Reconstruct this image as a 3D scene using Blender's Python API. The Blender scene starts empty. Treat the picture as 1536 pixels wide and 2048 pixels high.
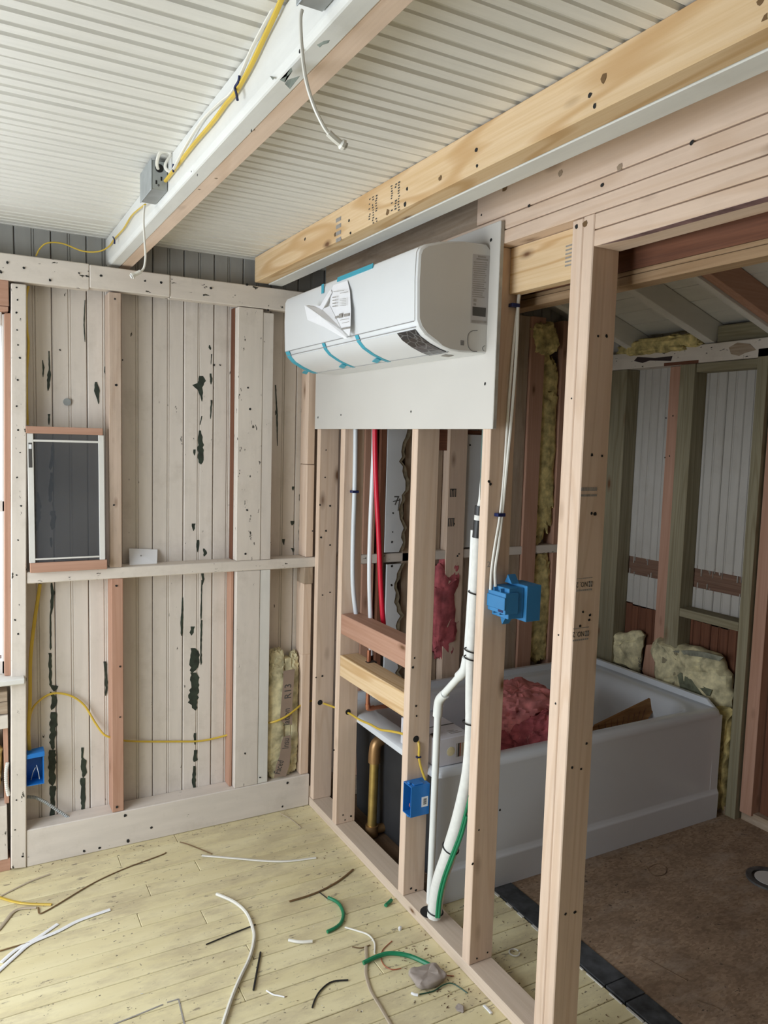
import bpy, bmesh, math, random
from mathutils import Vector, Matrix, noise
random.seed(7)
SC = bpy.context.scene
COL = SC.collection
V = Vector

# ---------------------------------------------------------------- camera
CAM = V((-1.35191, -3.07146, 1.65677))
RGT = V((0.87592437, -0.48163119, 0.02806951)).normalized()
UPV = V((0.01995736, 0.09430439, 0.99534335)).normalized()
FWD = V((0.48203548, 0.8712853, -0.09221559)).normalized()
FPX = 1530.6
cam = bpy.data.cameras.new('camera')
cam.sensor_fit = 'HORIZONTAL'; cam.sensor_width = 36; cam.lens = 36 * FPX / 1536
cam.clip_start = 0.02
co = bpy.data.objects.new('camera', cam); COL.objects.link(co)
m3 = Matrix((RGT, UPV, -FWD)).transposed()
co.matrix_world = Matrix.Translation(CAM) @ m3.to_4x4()
SC.camera = co

# ---------------------------------------------------------------- light
SC.view_settings.view_transform = 'Standard'
SC.view_settings.look = 'None'
SC.view_settings.gamma = 1.0
SC.view_settings.exposure = -0.18
SC.view_settings.use_curve_mapping = False
wd = bpy.data.worlds.new('overcast_sky'); SC.world = wd; wd.use_nodes = True
bg = wd.node_tree.nodes['Background']
bg.inputs[0].default_value = (0.86, 0.93, 1.0, 1); bg.inputs[1].default_value = 1.6

def area(name, loc, aim, sx, sy, power, col):
    l = bpy.data.lights.new(name, 'AREA'); l.shape = 'RECTANGLE'; l.size = sx; l.size_y = sy
    l.energy = power; l.color = col
    o = bpy.data.objects.new(name, l); COL.objects.link(o); o.location = loc
    o.rotation_euler = (V(aim) - V(loc)).to_track_quat('-Z', 'Z').to_euler()
    return o
# daylight at the window openings of the room
area('daylight_window_side', (-2.82, -1.40, 1.15), (0, -1.35, -0.25), 1.8, 1.75, 84, (0.87, 0.94, 1.0))
area('daylight_window_back', (-1.72, 0.16, 1.37), (-1.72, -2, 1.2), 0.8, 1.25, 9, (0.86, 0.94, 1.0))

# ---------------------------------------------------------------- helpers
def at(px, py, ax, v):
    """a pixel of the 1536x2048 photograph, put on the plane ax = v"""
    d = FWD + RGT * ((px - 768) / FPX) - UPV * ((py - 1024) / FPX)
    i = 'xyz'.index(ax)
    return CAM + d * ((v - CAM[i]) / d[i])

WPOS = {}
def wpos(o): return WPOS.get(o.name, V((0, 0, 0)))

def tagit(o, label=None, cat=None, group=None, kind=None):
    if label: o['label'] = label
    if cat: o['category'] = cat
    if group: o['group'] = group
    if kind: o['kind'] = kind
    return o

def thing(name, label, cat, loc=(0, 0, 0), group=None, kind=None):
    o = bpy.data.objects.new(name, None); COL.objects.link(o)
    o.location = loc; o.empty_display_size = 0.05
    WPOS[o.name] = V(loc)
    return tagit(o, label, cat, group, kind)

def put(name, me, mat, parent, origin):
    o = bpy.data.objects.new(name, me); COL.objects.link(o)
    origin = V(origin)
    if mat: 
        if len(me.materials) == 0: me.materials.append(mat)
    if parent is not None:
        o.parent = parent; o.location = origin - wpos(parent)
    else:
        o.location = origin
    WPOS[o.name] = origin
    return o

class MB:
    def __init__(s): s.v = []; s.f = []
    def add(s, vs, fs):
        n = len(s.v); s.v += [tuple(v) for v in vs]; s.f += [tuple(i + n for i in f) for f in fs]; return s
    def box(s, x0, x1, y0, y1, z0, z1):
        return s.add([(x0,y0,z0),(x1,y0,z0),(x1,y1,z0),(x0,y1,z0),(x0,y0,z1),(x1,y0,z1),(x1,y1,z1),(x0,y1,z1)],
                     [(3,2,1,0),(4,5,6,7),(0,1,5,4),(1,2,6,5),(2,3,7,6),(3,0,4,7)])
    def prism(s, poly, axis, a, b):
        """poly: 2-D points in the two other axes (in xyz order); extruded along axis from a to b"""
        n = len(poly)
        def mk(p, t):
            return {'x': (t, p[0], p[1]), 'y': (p[0], t, p[1]), 'z': (p[0], p[1], t)}[axis]
        vs = [mk(p, a) for p in poly] + [mk(p, b) for p in poly]
        fs = [tuple(range(n)), tuple(range(2 * n - 1, n - 1, -1))]
        fs += [(i, i + n, (i + 1) % n + n, (i + 1) % n) for i in range(n)]
        return s.add(vs, fs)
    def slab(s, pts, nrm):
        """3-D polygon given thickness along nrm"""
        n = len(pts); nrm = V(nrm)
        vs = [V(p) for p in pts] + [V(p) + nrm for p in pts]
        fs = [tuple(range(n)), tuple(range(2 * n - 1, n - 1, -1))] + [(i, i + n, (i + 1) % n + n, (i + 1) % n) for i in range(n)]
        return s.add(vs, fs)
    def loft(s, loops, cap0=False, cap1=False, closed=True):
        n = len(loops[0]); vs = [v for l in loops for v in l]; fs = []
        for k in range(len(loops) - 1):
            for i in range(n if closed else n - 1):
                j = (i + 1) % n
                fs.append((k*n+i, k*n+j, (k+1)*n+j, (k+1)*n+i))
        if cap0: fs.append(tuple(range(n - 1, -1, -1)))
        if cap1: fs.append(tuple((len(loops)-1)*n + i for i in range(n)))
        return s.add(vs, fs)
    def tube(s, pts, r, n=8, sub=5, fl=1.0, up=(0, 0, 1)):
        pts = [V(p) for p in pts]
        if sub > 1 and len(pts) > 2: pts = spline(pts, sub)
        rs = r if callable(r) else (lambda t: r)
        loops = []; m = len(pts); u = None
        for i, p in enumerate(pts):
            t = (pts[min(i+1, m-1)] - pts[max(i-1, 0)]).normalized()
            if u is None:
                u = V(up)
                if abs(u.dot(t)) > 0.95: u = V((0, 1, 0)) if abs(t.y) < .9 else V((1, 0, 0))
            u = (u - t * u.dot(t)).normalized(); w = t.cross(u)
            R_ = rs(i / (m - 1))
            loops.append([p + w * (math.cos(a) * R_) + u * (math.sin(a) * R_ * fl) for a in [2 * math.pi * k / n for k in range(n)]])
        return s.loft(loops, True, True)
    def disc(s, c, r, nrm, n=8, t=0.0004, jit=0.0):
        nrm = V(nrm).normalized(); a = nrm.orthogonal().normalized(); b = nrm.cross(a)
        pts = []
        for k in range(n):
            q = r * (1 + random.uniform(-jit, jit)); an = 2 * math.pi * k / n
            pts.append(V(c) + a * (math.cos(an) * q) + b * (math.sin(an) * q))
        return s.slab(pts, nrm * t)
    def build(s, name, mat, parent=None, bevel=0, smooth=False, origin=None, seg=1):
        xs = list(zip(*s.v)); lo = [min(a) for a in xs]; hi = [max(a) for a in xs]
        if origin is None: origin = V([(a + b) / 2 for a, b in zip(lo, hi)])
        origin = V(origin)
        me = bpy.data.meshes.new(name)
        me.from_pydata([V(v) - origin for v in s.v], [], s.f)
        bm = bmesh.new(); bm.from_mesh(me)
        bmesh.ops.recalc_face_normals(bm, faces=bm.faces)
        if bevel: bmesh.ops.bevel(bm, geom=bm.edges[:], offset=bevel, segments=seg, affect='EDGES', clamp_overlap=True)
        bm.to_mesh(me); bm.free()
        if smooth:
            for p in me.polygons: p.use_smooth = True
            try: me.set_sharp_from_angle(angle=math.radians(38))
            except Exception: pass
        return put(name, me, mat, parent, origin)

def spline(P, sub):
    out = []
    for i in range(len(P) - 1):
        p0 = P[max(i-1, 0)]; p1 = P[i]; p2 = P[i+1]; p3 = P[min(i+2, len(P)-1)]
        for k in range(sub):
            t = k / sub
            out.append(0.5 * ((2*p1) + (p2-p0)*t + (2*p0-5*p1+4*p2-p3)*t*t + (3*p1-p0-3*p2+p3)*t**3))
    out.append(P[-1]); return out

def box(name, x0, x1, y0, y1, z0, z1, mat, parent=None, bevel=0.0015):
    x0, x1 = sorted((x0, x1)); y0, y1 = sorted((y0, y1)); z0, z1 = sorted((z0, z1))
    return MB().box(x0, x1, y0, y1, z0, z1).build(name, mat, parent, bevel)

def blob(name, c, size, mat, parent=None, amp=0.12, freq=6, seed=0, nu=48, nv=28, pw=0.55):
    """rounded lump with a ragged, fluffy surface"""
    vs = []; fs = []; c = V(c)
    sp = lambda a, p: math.copysign(abs(a) ** p, a)
    for j in range(nv + 1):
        ph = -math.pi/2 + math.pi * j / nv
        for i in range(nu):
            th = 2 * math.pi * i / nu
            d = V((sp(math.cos(ph), pw) * sp(math.cos(th), pw), sp(math.cos(ph), pw) * sp(math.sin(th), pw), sp(math.sin(ph), pw)))
            q = V((d.x * size[0], d.y * size[1], d.z * size[2])) * 0.5
            k = noise.fractal(q * freq * 3 + V((seed * 7.1, seed * 3.3, seed)), 0.9, 2.1, 5)
            k2 = noise.fractal(q * freq * 16 + V((seed, 5, 2)), .7, 2.0, 4)
            e = V((noise.noise(q * 60 + V((seed, 0, 0))), noise.noise(q * 60 + V((0, seed, 9))), noise.noise(q * 60 + V((4, 0, seed))))) * .006
            vs.append(c + q * (1 + amp * k + amp * .3 * k2) + e)
    for j in range(nv):
        for i in range(nu):
            i2 = (i + 1) % nu
            fs.append((j*nu+i, j*nu+i2, (j+1)*nu+i2, (j+1)*nu+i))
    b = MB(); b.add(vs, fs)
    return b.build(name, mat, parent, smooth=True)

def rr(x0, x1, y0, y1, r, z, n=6):
    out = []
    for cx, cy, a0 in ((x1-r, y1-r, 0), (x0+r, y1-r, 90), (x0+r, y0+r, 180), (x1-r, y0+r, 270)):
        for k in range(n + 1):
            a = math.radians(a0 + 90 * k / n); out.append(V((cx + r*math.cos(a), cy + r*math.sin(a), z)))
    return out

def text(name, s, size, mat, parent, loc, right, up, align='LEFT', sx=1.0):
    cu = bpy.data.curves.new(name, 'FONT'); cu.body = s; cu.size = size; cu.align_x = align; cu.resolution_u = 2; cu.extrude = 0.0003
    o = bpy.data.objects.new(name, cu); COL.objects.link(o)
    me = bpy.data.meshes.new_from_object(o.evaluated_get(bpy.context.evaluated_depsgraph_get()))
    bpy.data.objects.remove(o)
    r = V(right).normalized(); u = V(up).normalized(); n = r.cross(u)
    M = Matrix((r * sx, u, n)).transposed().to_4x4()
    me.transform(M)
    me.materials.clear()
    return put(name, me, mat, parent, loc)

# ---------------------------------------------------------------- materials
def nt(name):
    m = bpy.data.materials.new(name); m.use_nodes = True
    t = m.node_tree; b = t.nodes['Principled BSDF']
    return m, t, b
def c4(c): return (c[0], c[1], c[2], 1)
def N(t, k, **kw):
    n = t.nodes.new(k)
    for a, v in kw.items(): setattr(n, a, v)
    return n
def coords(t, scale, rnd=40.0):
    tc = N(t, 'ShaderNodeTexCoord'); oi = N(t, 'ShaderNodeObjectInfo')
    mu = N(t, 'ShaderNodeMath', operation='MULTIPLY'); mu.inputs[1].default_value = rnd
    t.links.new(oi.outputs['Random'], mu.inputs[0])
    ad = N(t, 'ShaderNodeVectorMath', operation='ADD')
    t.links.new(tc.outputs['Object'], ad.inputs[0]); t.links.new(mu.outputs[0], ad.inputs[1])
    def mp(sc):
        x = N(t, 'ShaderNodeVectorMath', operation='MULTIPLY'); x.inputs[1].default_value = sc
        t.links.new(ad.outputs[0], x.inputs[0]); return x.outputs[0]
    return mp
def noi(t, vec, scale, detail=4, rough=.55, dist=0):
    n = N(t, 'ShaderNodeTexNoise'); n.inputs['Scale'].default_value = scale; n.inputs['Detail'].default_value = detail
    n.inputs['Roughness'].default_value = rough; n.inputs['Distortion'].default_value = dist
    t.links.new(vec, n.inputs['Vector']); return n.outputs['Fac']
def ramp(t, fac, stops):
    r = N(t, 'ShaderNodeValToRGB'); e = r.color_ramp.elements
    while len(e) < len(stops): e.new(0.5)
    for k, (p, c) in enumerate(stops):
        e[k].position = p; e[k].color = c4(c) if not isinstance(c, (int, float)) else (c, c, c, 1)
    t.links.new(fac, r.inputs[0]); return r.outputs[0]
def mix(t, fac, a, b, mode='MIX'):
    m = N(t, 'ShaderNodeMix', data_type='RGBA', blend_type=mode)
    for s, v in ((0, fac), (6, a), (7, b)):
        if hasattr(v, 'is_output'): t.links.new(v, m.inputs[s])
        elif isinstance(v, (int, float)): m.inputs[s].default_value = v
        else: m.inputs[s].default_value = c4(v)
    return m.outputs[2]
def bump(t, b, h, s, d=0.002):
    n = N(t, 'ShaderNodeBump'); n.inputs['Strength'].default_value = s; n.inputs['Distance'].default_value = d
    t.links.new(h, n.inputs['Height']); t.links.new(n.outputs[0], b.inputs['Normal'])

def flat(name, c, rough=.5, metal=0, var=.08, vs=8, bs=0, spec=None):
    m, t, b = nt(name); mp = coords(t, 1); v = mp((1, 1, 1))
    f = noi(t, v, vs, 3)
    dk = tuple(x * (1 - var) for x in c); lt = tuple(min(1, x * (1 + var)) for x in c)
    t.links.new(ramp(t, f, [(.3, dk), (.7, lt)]), b.inputs['Base Color'])
    b.inputs['Roughness'].default_value = rough; b.inputs['Metallic'].default_value = metal
    if spec is not None: b.inputs['Specular IOR Level'].default_value = spec
    if bs: bump(t, b, f, bs)
    return m

def wood(name, ax, c1, c2, knot=(.16, .08, .04), kn=.10, ring=.35, dirt=0, dc=(.12, .1, .08), rough=.75):
    m, t, b = nt(name); mp = coords(t, 1)
    def sc(a, c): return tuple(a if x == ax else c for x in 'xyz')
    g = noi(t, mp(sc(1.2, 45)), 2.2, 6, .6, .3)
    col = ramp(t, g, [(.3, c2), (.68, c1)])
    r = noi(t, mp(sc(.5, 6.5)), 1.1, 2, .4, .4)
    mu = N(t, 'ShaderNodeMath', operation='MULTIPLY'); mu.inputs[1].default_value = 60
    sn = N(t, 'ShaderNodeMath', operation='SINE'); t.links.new(r, mu.inputs[0]); t.links.new(mu.outputs[0], sn.inputs[0])
    rf = ramp(t, sn.outputs[0], [(.35, 0.0), (1, ring)])
    col = mix(t, rf, col, tuple(x * y for x, y in zip(c2, (.82, .72, .6))))
    vo = N(t, 'ShaderNodeTexVoronoi'); vo.inputs['Scale'].default_value = 1.0
    t.links.new(mp(sc(3.2, 8)), vo.inputs['Vector'])
    kf = ramp(t, vo.outputs['Distance'], [(kn * .5, 1.0), (kn, .45), (kn * 1.9, 0.0)])
    col = mix(t, kf, col, knot)
    if dirt:
        d = noi(t, mp(sc(2.2, 7)), 3, 5, .7)
        col = mix(t, ramp(t, d, [(.48, 0.0), (.75, dirt)]), col, dc)
    t.links.new(col, b.inputs['Base Color']); b.inputs['Roughness'].default_value = rough
    b.inputs['Specular IOR Level'].default_value = .25
    bump(t, b, g, .12)
    return m

def paint(name, ax, c, dirt=.35, dc=(.30, .25, .19), chip=0.0, cc=(.05, .045, .035), rough=.55, streak=14):
    m, t, b = nt(name); mp = coords(t, 1)
    def sc(a, q): return tuple(a if x == ax else q for x in 'xyz')
    g = noi(t, mp(sc(2, streak)), 2, 5, .6)
    col = ramp(t, g, [(.3, tuple(x * .9 for x in c)), (.7, c)])
    d = noi(t, mp((3, 3, 3)), 2.3, 6, .7)
    col = mix(t, ramp(t, d, [(.52, 0.0), (.85, dirt)]), col, dc)
    if chip:
        h = noi(t, mp(sc(9, 26)), 2.2, 4, .6)
        col = mix(t, ramp(t, h, [(.74 - chip, 0.0), (.76 - chip, 1.0)]), col, cc)
    t.links.new(col, b.inputs['Base Color']); b.inputs['Roughness'].default_value = rough
    b.inputs['Specular IOR Level'].default_value = .3
    bump(t, b, d, .08)
    return m

SP1, SP2 = (.725, .565, .45), (.66, .50, .385)
M = {}
for a in 'xyz':
    M['spruce_' + a] = wood('new_spruce_' + a, a, SP1, SP2, ring=.3, kn=.085, dirt=.14, dc=(.3, .24, .2))
    M['pine_' + a] = wood('yellow_pine_' + a, a, (.74, .56, .36), (.65, .455, .25), ring=.75, kn=.07)
    M['fir_' + a] = wood('red_fir_' + a, a, (.48, .285, .205), (.41, .225, .155), ring=.2, kn=.07)
    M['old_' + a] = wood('old_grey_wood_' + a, a, (.44, .345, .26), (.33, .25, .18), ring=.3, kn=.08, dirt=.4)
    M['green_' + a] = wood('treated_green_wood_' + a, a, (.31, .275, .185), (.21, .185, .12), ring=.4, kn=.09)
    M['brown_' + a] = wood('dark_brown_wood_' + a, a, (.20, .082, .045), (.12, .05, .03), ring=.3, kn=.05)
    M['cream_' + a] = paint('cream_paint_' + a, a, (.70, .635, .575), chip=.035)
    M['creamchip_' + a] = paint('chipped_cream_paint_' + a, a, (.72, .65, .58), chip=.085)
    M['white_' + a] = paint('white_paint_' + a, a, (.72, .70, .66), dirt=.2, dc=(.42, .38, .3))
M['tan_z'] = wood('weathered_tan_stud', 'z', (.56, .44, .355), (.47, .355, .28), ring=.2, kn=.05, dirt=.35, dc=(.25, .2, .16))
M['greypaint_z'] = paint('old_grey_paint', 'z', (.36, .355, .335))  # greyer tone for the boards above the top plate
M['dusty'] = wood('dusty_sole_plate_wood', 'y', (.66, .54, .44), (.58, .47, .37), ring=.12, kn=.05)
M['ceil'] = paint('ceiling_white_paint', 'x', (.76, .745, .70), dirt=.25, dc=(.5, .46, .38), rough=.45, streak=30)
M['beam_white'] = paint('beam_white_paint', 'y', (.72, .72, .69), dirt=.2, dc=(.45, .42, .36))
M['bare_green'] = flat('old_green_black_paint', (.022, .032, .022), .6, var=.5, vs=40)
M['drywall'] = flat('drywall_paper', (.60, .575, .535), .8, var=.03, vs=2)
M['gypsum'] = flat('gypsum_edge', (.42, .40, .36), .9, var=.15, vs=30)
M['gypwhite'] = flat('old_white_drywall', (.62, .64, .66), .75, var=.05, vs=5)
M['torn'] = flat('torn_gypsum', (.25, .21, .14), .95, var=.35, vs=45, bs=.6)
M['plastic'] = flat('white_gloss_plastic', (.73, .745, .755), .28, var=.01)
M['plasticgrey'] = flat('grey_plastic', (.58, .575, .56), .4, var=.02)
M['seamgrey'] = flat('seam_shadow_grey', (.30, .30, .30), .7, var=.1)
M['darksteel'] = flat('dark_dirty_metal', (.10, .10, .10), .6, .4, var=.4, vs=30)
M['line'] = flat('dark_seam', (.12, .12, .12), .7, var=.1)
M['marble'] = None
M['tape'] = flat('blue_tape', (.05, .36, .48), .5, var=.06)
M['paper'] = flat('white_paper', (.80, .80, .82), .7, var=.02)
M['ink'] = flat('dark_print', (.07, .065, .06), .8, var=.1)
M['greyink'] = flat('grey_print', (.30, .28, .26), .8, var=.15, vs=60)
M['labelgrey'] = flat('silver_label', (.42, .40, .40), .5, var=.03)
M['blue2'] = flat('light_blue_box_plastic', (.035, .20, .44), .45, var=.06)
M['bluebox'] = flat('blue_box_plastic', (.012, .16, .50), .45, var=.06)
M['steel'] = flat('galvanised_steel', (.40, .43, .44), .45, .55, var=.12, vs=20)
M['steel_d'] = flat('dark_hole', (.012, .012, .012), .8)
M['yellow'] = flat('yellow_cable_sheath', (.62, .43, .055), .4, var=.08)
M['whitec'] = flat('white_cable_sheath', (.74, .72, .66), .4, var=.05)
M['staple'] = flat('dark_blue_staple', (.01, .018, .09), .4)
M['black'] = flat('black_plastic', (.012, .012, .013), .45)
M['pvc'] = flat('white_pvc', (.80, .82, .80), .3, var=.02)
M['lineset'] = flat('white_line_insulation', (.74, .74, .71), .75, var=.05, vs=60, bs=.3)
M['green'] = flat('green_rubber', (.008, .19, .085), .4, var=.15)
M['dgreen'] = flat('dark_green_wire', (.008, .06, .035), .4)
M['red'] = flat('red_pipe', (.60, .010, .035), .35, var=.05)
M['pexw'] = flat('white_pipe', (.72, .75, .78), .3, var=.03)
M['pexc'] = flat('translucent_white_pipe', (.66, .70, .74), .3, var=.04)
M['copper'] = flat('copper', (.48, .20, .12), .35, .85, var=.15)
M['brass'] = flat('aged_brass', (.50, .36, .12), .35, .8, var=.2, vs=14)
M['bronze'] = flat('brown_brass_fitting', (.34, .20, .09), .4, .7, var=.2)
M['enamel'] = flat('white_tub_enamel', (.66, .69, .73), .16, var=.01)
M['blackfoam'] = flat('black_tub_shell', (.014, .014, .016), .8, var=.3, bs=.4)
M['card'] = flat('carton_white', (.66, .65, .70), .6, var=.03)
M['yins'] = flat('yellow_fibreglass', (.56, .46, .20), .95, var=.5, vs=26, bs=1.0)
M['pins'] = flat('pale_fibreglass', (.60, .54, .34), .95, var=.42, vs=22, bs=1.0)
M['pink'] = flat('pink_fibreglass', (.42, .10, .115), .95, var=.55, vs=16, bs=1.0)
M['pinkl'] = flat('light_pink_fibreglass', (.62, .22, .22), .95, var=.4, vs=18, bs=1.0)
M['kraft'] = flat('brown_kraft_paper', (.30, .22, .17), .75, var=.12)
M['darkpanel'] = flat('dark_purple_brown_board', (.045, .028, .028), .8, var=.3)
M['mesh'] = None
M['stone'] = flat('grey_lump', (.33, .28, .25), .85, var=.15, vs=20)
M['rubbish'] = flat('brown_crumbs', (.16, .10, .06), .9, var=.4)
M['tan'] = flat('beige_sheath', (.46, .38, .28), .6, var=.1)
M['brownwire'] = flat('brown_sheath', (.16, .09, .035), .5, var=.2)
M['blacktile'] = flat('black_adhesive', (.04, .042, .046), .75, var=.7, vs=18, bs=.4)
M['caulk'] = flat('dried_white_glue', (.6, .58, .54), .8, var=.2)
M['redwire'] = flat('red_brown_wire', (.36, .10, .05), .5)

# floor paint with wear along the boards
m, t, b = nt('worn_yellow_floor_paint'); mp = coords(t, 1)
base = ramp(t, noi(t, mp((1.2, 8, 1)), 2, 5), [(.3, (.69, .60, .35)), (.7, (.78, .70, .45))])
w = noi(t, mp((1.3, 3.2, 1)), 2.6, 8, .72)
base = mix(t, ramp(t, w, [(.47, 0.0), (.64, .6)]), base, (.46, .38, .25))
w2 = noi(t, mp((5, 16, 1)), 2.4, 6, .7)
base = mix(t, ramp(t, w2, [(.62, 0.0), (.67, .8)]), base, (.20, .16, .12))
w3 = noi(t, mp((30, 40, 1)), 2.0, 3, .6)
base = mix(t, ramp(t, w3, [(.68, 0.0), (.71, .9)]), base, (.09, .07, .06))
t.links.new(base, b.inputs['Base Color']); b.inputs['Roughness'].default_value = .42
bump(t, b, w, .15)
M['floor'] = m
# chipboard subfloor
m, t, b = nt('stained_chipboard'); mp = coords(t, 1)
vo = N(t, 'ShaderNodeTexVoronoi'); vo.inputs['Scale'].default_value = 1; t.links.new(mp((70, 150, 60)), vo.inputs['Vector'])
fl = ramp(t, vo.outputs['Color'], [(.2, (.23, .15, .095)), (.8, (.36, .25, .165))])
fl = mix(t, ramp(t, noi(t, mp((4, 4, 4)), 1.2, 6, .7), [(.42, 0.0), (.65, .7)]), fl, (.15, .095, .06))
fl = mix(t, ramp(t, noi(t, mp((3, 7, 4)), 1.6, 6, .7), [(.5, 0.0), (.72, .5)]), fl, (.42, .34, .27))
fl = mix(t, ramp(t, noi(t, mp((22, 22, 4)), 1.6, 3, .7), [(.66, 0.0), (.70, .9)]), fl, (.05, .035, .025))
t.links.new(fl, b.inputs['Base Color']); b.inputs['Roughness'].default_value = .8
M['chip'] = m
# black marbled display film
m, t, b = nt('black_film_with_creases'); mp = coords(t, 1)
vo = N(t, 'ShaderNodeTexVoronoi', feature='DISTANCE_TO_EDGE'); vo.inputs['Scale'].default_value = 1; t.links.new(mp((28, 28, 40)), vo.inputs['Vector'])
t.links.new(ramp(t, vo.outputs['Distance'], [(.0, (.14, .14, .14)), (.06, (.022, .022, .024))]), b.inputs['Base Color']); b.inputs['Roughness'].default_value = .25
M['marble'] = m
# insect mesh: half open weave
m, t, b = nt('grey_insect_mesh'); mp = coords(t, 1)
t.links.new(ramp(t, noi(t, mp((1, 1, 1)), 3, 2), [(.3, (.05, .055, .065)), (.7, (.07, .075, .085))]), b.inputs['Base Color']); b.inputs['Roughness'].default_value = .7
tr = N(t, 'ShaderNodeBsdfTransparent'); mx = N(t, 'ShaderNodeMixShader'); mx.inputs[0].default_value = .52
out = t.nodes['Material Output']
t.links.new(tr.outputs[0], mx.inputs[1]); t.links.new(b.outputs[0], mx.inputs[2]); t.links.new(mx.outputs[0], out.inputs['Surface'])
M['mesh'] = m
# window pane
m, t, b = nt('window_glass'); b.inputs['Base Color'].default_value = (1, 1, 1, 1); b.inputs['Roughness'].default_value = .02
tr = N(t, 'ShaderNodeBsdfTransparent'); mx = N(t, 'ShaderNodeMixShader'); mx.inputs[0].default_value = .06
t.links.new(tr.outputs[0], mx.inputs[1]); t.links.new(b.outputs[0], mx.inputs[2]); t.links.new(mx.outputs[0], t.nodes['Material Output'].inputs['Surface'])
M['glass'] = m
# wood-grain scrap
M['plydark'] = wood('dirty_subfloor_plywood', 'y', (.16, .10, .06), (.09, .055, .035), ring=.3, kn=.05, dirt=.6, dc=(.03, .025, .02))
M['strip_y'] = wood('brown_beam_edge', 'y', (.36, .24, .14), (.26, .165, .09), ring=.3, kn=.04)
M['bathpaint_z'] = paint('dingy_bathroom_paint', 'z', (.50, .475, .44))  # board colour darkened to stand in for the bathroom's dim light
M['band_y'] = wood('bare_brown_band', 'y', (.22, .13, .09), (.13, .07, .05), ring=.3, kn=.05, dirt=.4)
M['scrap'] = wood('ribbed_brown_panel', 'x', (.34, .18, .07), (.22, .11, .04), ring=.5, kn=.02)
m, t, b = nt('wall_behind_paint'); b.inputs['Base Color'].default_value = (.26, .225, .19, 1); b.inputs['Roughness'].default_value = .7
M['plainwall'] = m
def dots(parent, pts, ax, v, r=.0035, mat='steel_d', name='nail_holes', nrm=None, jit=.25):
    b = MB(); n = nrm or {'x': (-1, 0, 0), 'y': (0, -1, 0), 'z': (0, 0, 1)}[ax]
    for p in pts:
        q = p if isinstance(p, Vector) else at(p[0], p[1], ax, v)
        b.disc(q, r * random.uniform(.7, 1.2), n, 7, .0005, jit)
    o = b.build(name, M[mat], parent); o['kind'] = 'stuff'; return o

# ================================================================ the setting
YB = 0.09          # face of the beadboard on the back wall; studs stand in front of it, faces at y = 0
ZC = 2.395         # ceiling
XL, YR, XR = -2.75, -4.75, 1.76

def ceilbead(a0, a1, f):
    c = (a0 + a1) / 2 + .004
    return [(a0+.0015, f+.008), (a0+.006, f), (c-.009, f), (c-.006, f+.006), (c-.001, f+.0025), (c+.004, f+.006), (c+.007, f), (a1-.006, f), (a1-.0015, f+.008), (a1-.0015, f+.014), (a0+.0015, f+.014)]

def bead(a0, a1, f, s):
    c = (a0 + a1) / 2
    return [(a0+.0012, f+s*.005), (a0+.0045, f), (c-.0065, f), (c-.0045, f+s*.0045), (c-.002, f+s*.0015), (c+.002, f+s*.0015), (c+.0045, f+s*.0045), (c+.0065, f),
            (a1-.0045, f), (a1-.0012, f+s*.005), (a1-.0012, f+s*.014), (a0+.0012, f+s*.014)]

# ---- floor: painted boards running along x
floor = thing('floor', 'worn yellow painted board floor of the main room', 'floor', (0, 0, 0), kind='structure')
y = 0.10; W_ = 0.0815; k = 0
while y > YR:
    cuts = [XL, random.uniform(-2.2, -1.2), random.uniform(-.9, -.1), .352 if y < -.80 else .03]
    if k % 3 == 0: cuts.pop(2)
    for a, c in zip(cuts, cuts[1:]):
        dz = random.uniform(-.0012, 0)
        MB().box(a+.0008, c-.0008, y-W_+.0013, y-.0013, -.02, dz).build('plank', M['floor'], floor, .0016)
    y -= W_; k += 1
box('subfloor', .032, .42, -.80, .10, -.02, -.004, M['plydark'], floor)
box('underlay', XL, 1.9, YR, .12, -.06, -.021, M['brown_x'], floor, 0)
# drawn corner line and small stains on the boards
b = MB()
for (p, q) in (((225, 2050), (326, 2009)), ((334, 2005), (357, 1998)), ((357, 1998), (369, 2050))):
    A = at(*p, 'z', .0004); B = at(*q, 'z', .0004); d = (B - A).normalized(); n = V((-d.y, d.x, 0)) * .0022
    b.slab([A - n, B - n, B + n, A + n], (0, 0, .0006))
b.build('marker_line', M['greyink'], floor)

# ---- bathroom subfloor
fb = thing('floor_bath', 'brown stained chipboard subfloor of the bathroom', 'floor', (0, 0, 0), kind='structure')
box('sheet', .445, XR, -1.95, .02, -.02, .001, M['chip'], fb, .001)
box('sheet', .445, XR, YR, -1.952, -.02, .001, M['chip'], fb, .001)
ys = [-.80, -1.23, -1.48, -1.56, -1.80, -2.1, -2.5, -3.0]
for a, c in zip(ys, ys[1:]):
    box('adhesive_strip', .355 + random.uniform(-.004, .004), .442, c+.0015, a-.0015, -.018, .003 + random.uniform(0, .002), M['blacktile'], fb, .001)
b = MB(); yy = -.86
while yy > -2.2:
    l = random.uniform(.02, .09); b.box(.343, .343 + random.uniform(.004, .010), yy - l, yy, 0, .003); yy -= l + random.uniform(.0, .05)
b.build('glue_line', M['caulk'], fb)
# pencil squiggles and dark stains on the chipboard
b = MB()
b.tube([at(*p, 'z', .0015) for p in ((1298, 1735), (1315, 1728), (1332, 1735), (1330, 1748), (1312, 1752), (1300, 1745), (1292, 1732))], .0018, 5, 5)
b.tube([at(*p, 'z', .0015) for p in ((1293, 1918), (1330, 1938), (1374, 1962))], .0022, 5, 4)
b.tube([at(*p, 'z', .0015) for p in ((1395, 2001), (1425, 2012), (1445, 2022))], .0018, 5, 4)
b.build('pencil_marks', M['rubbish'], fb)

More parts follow.
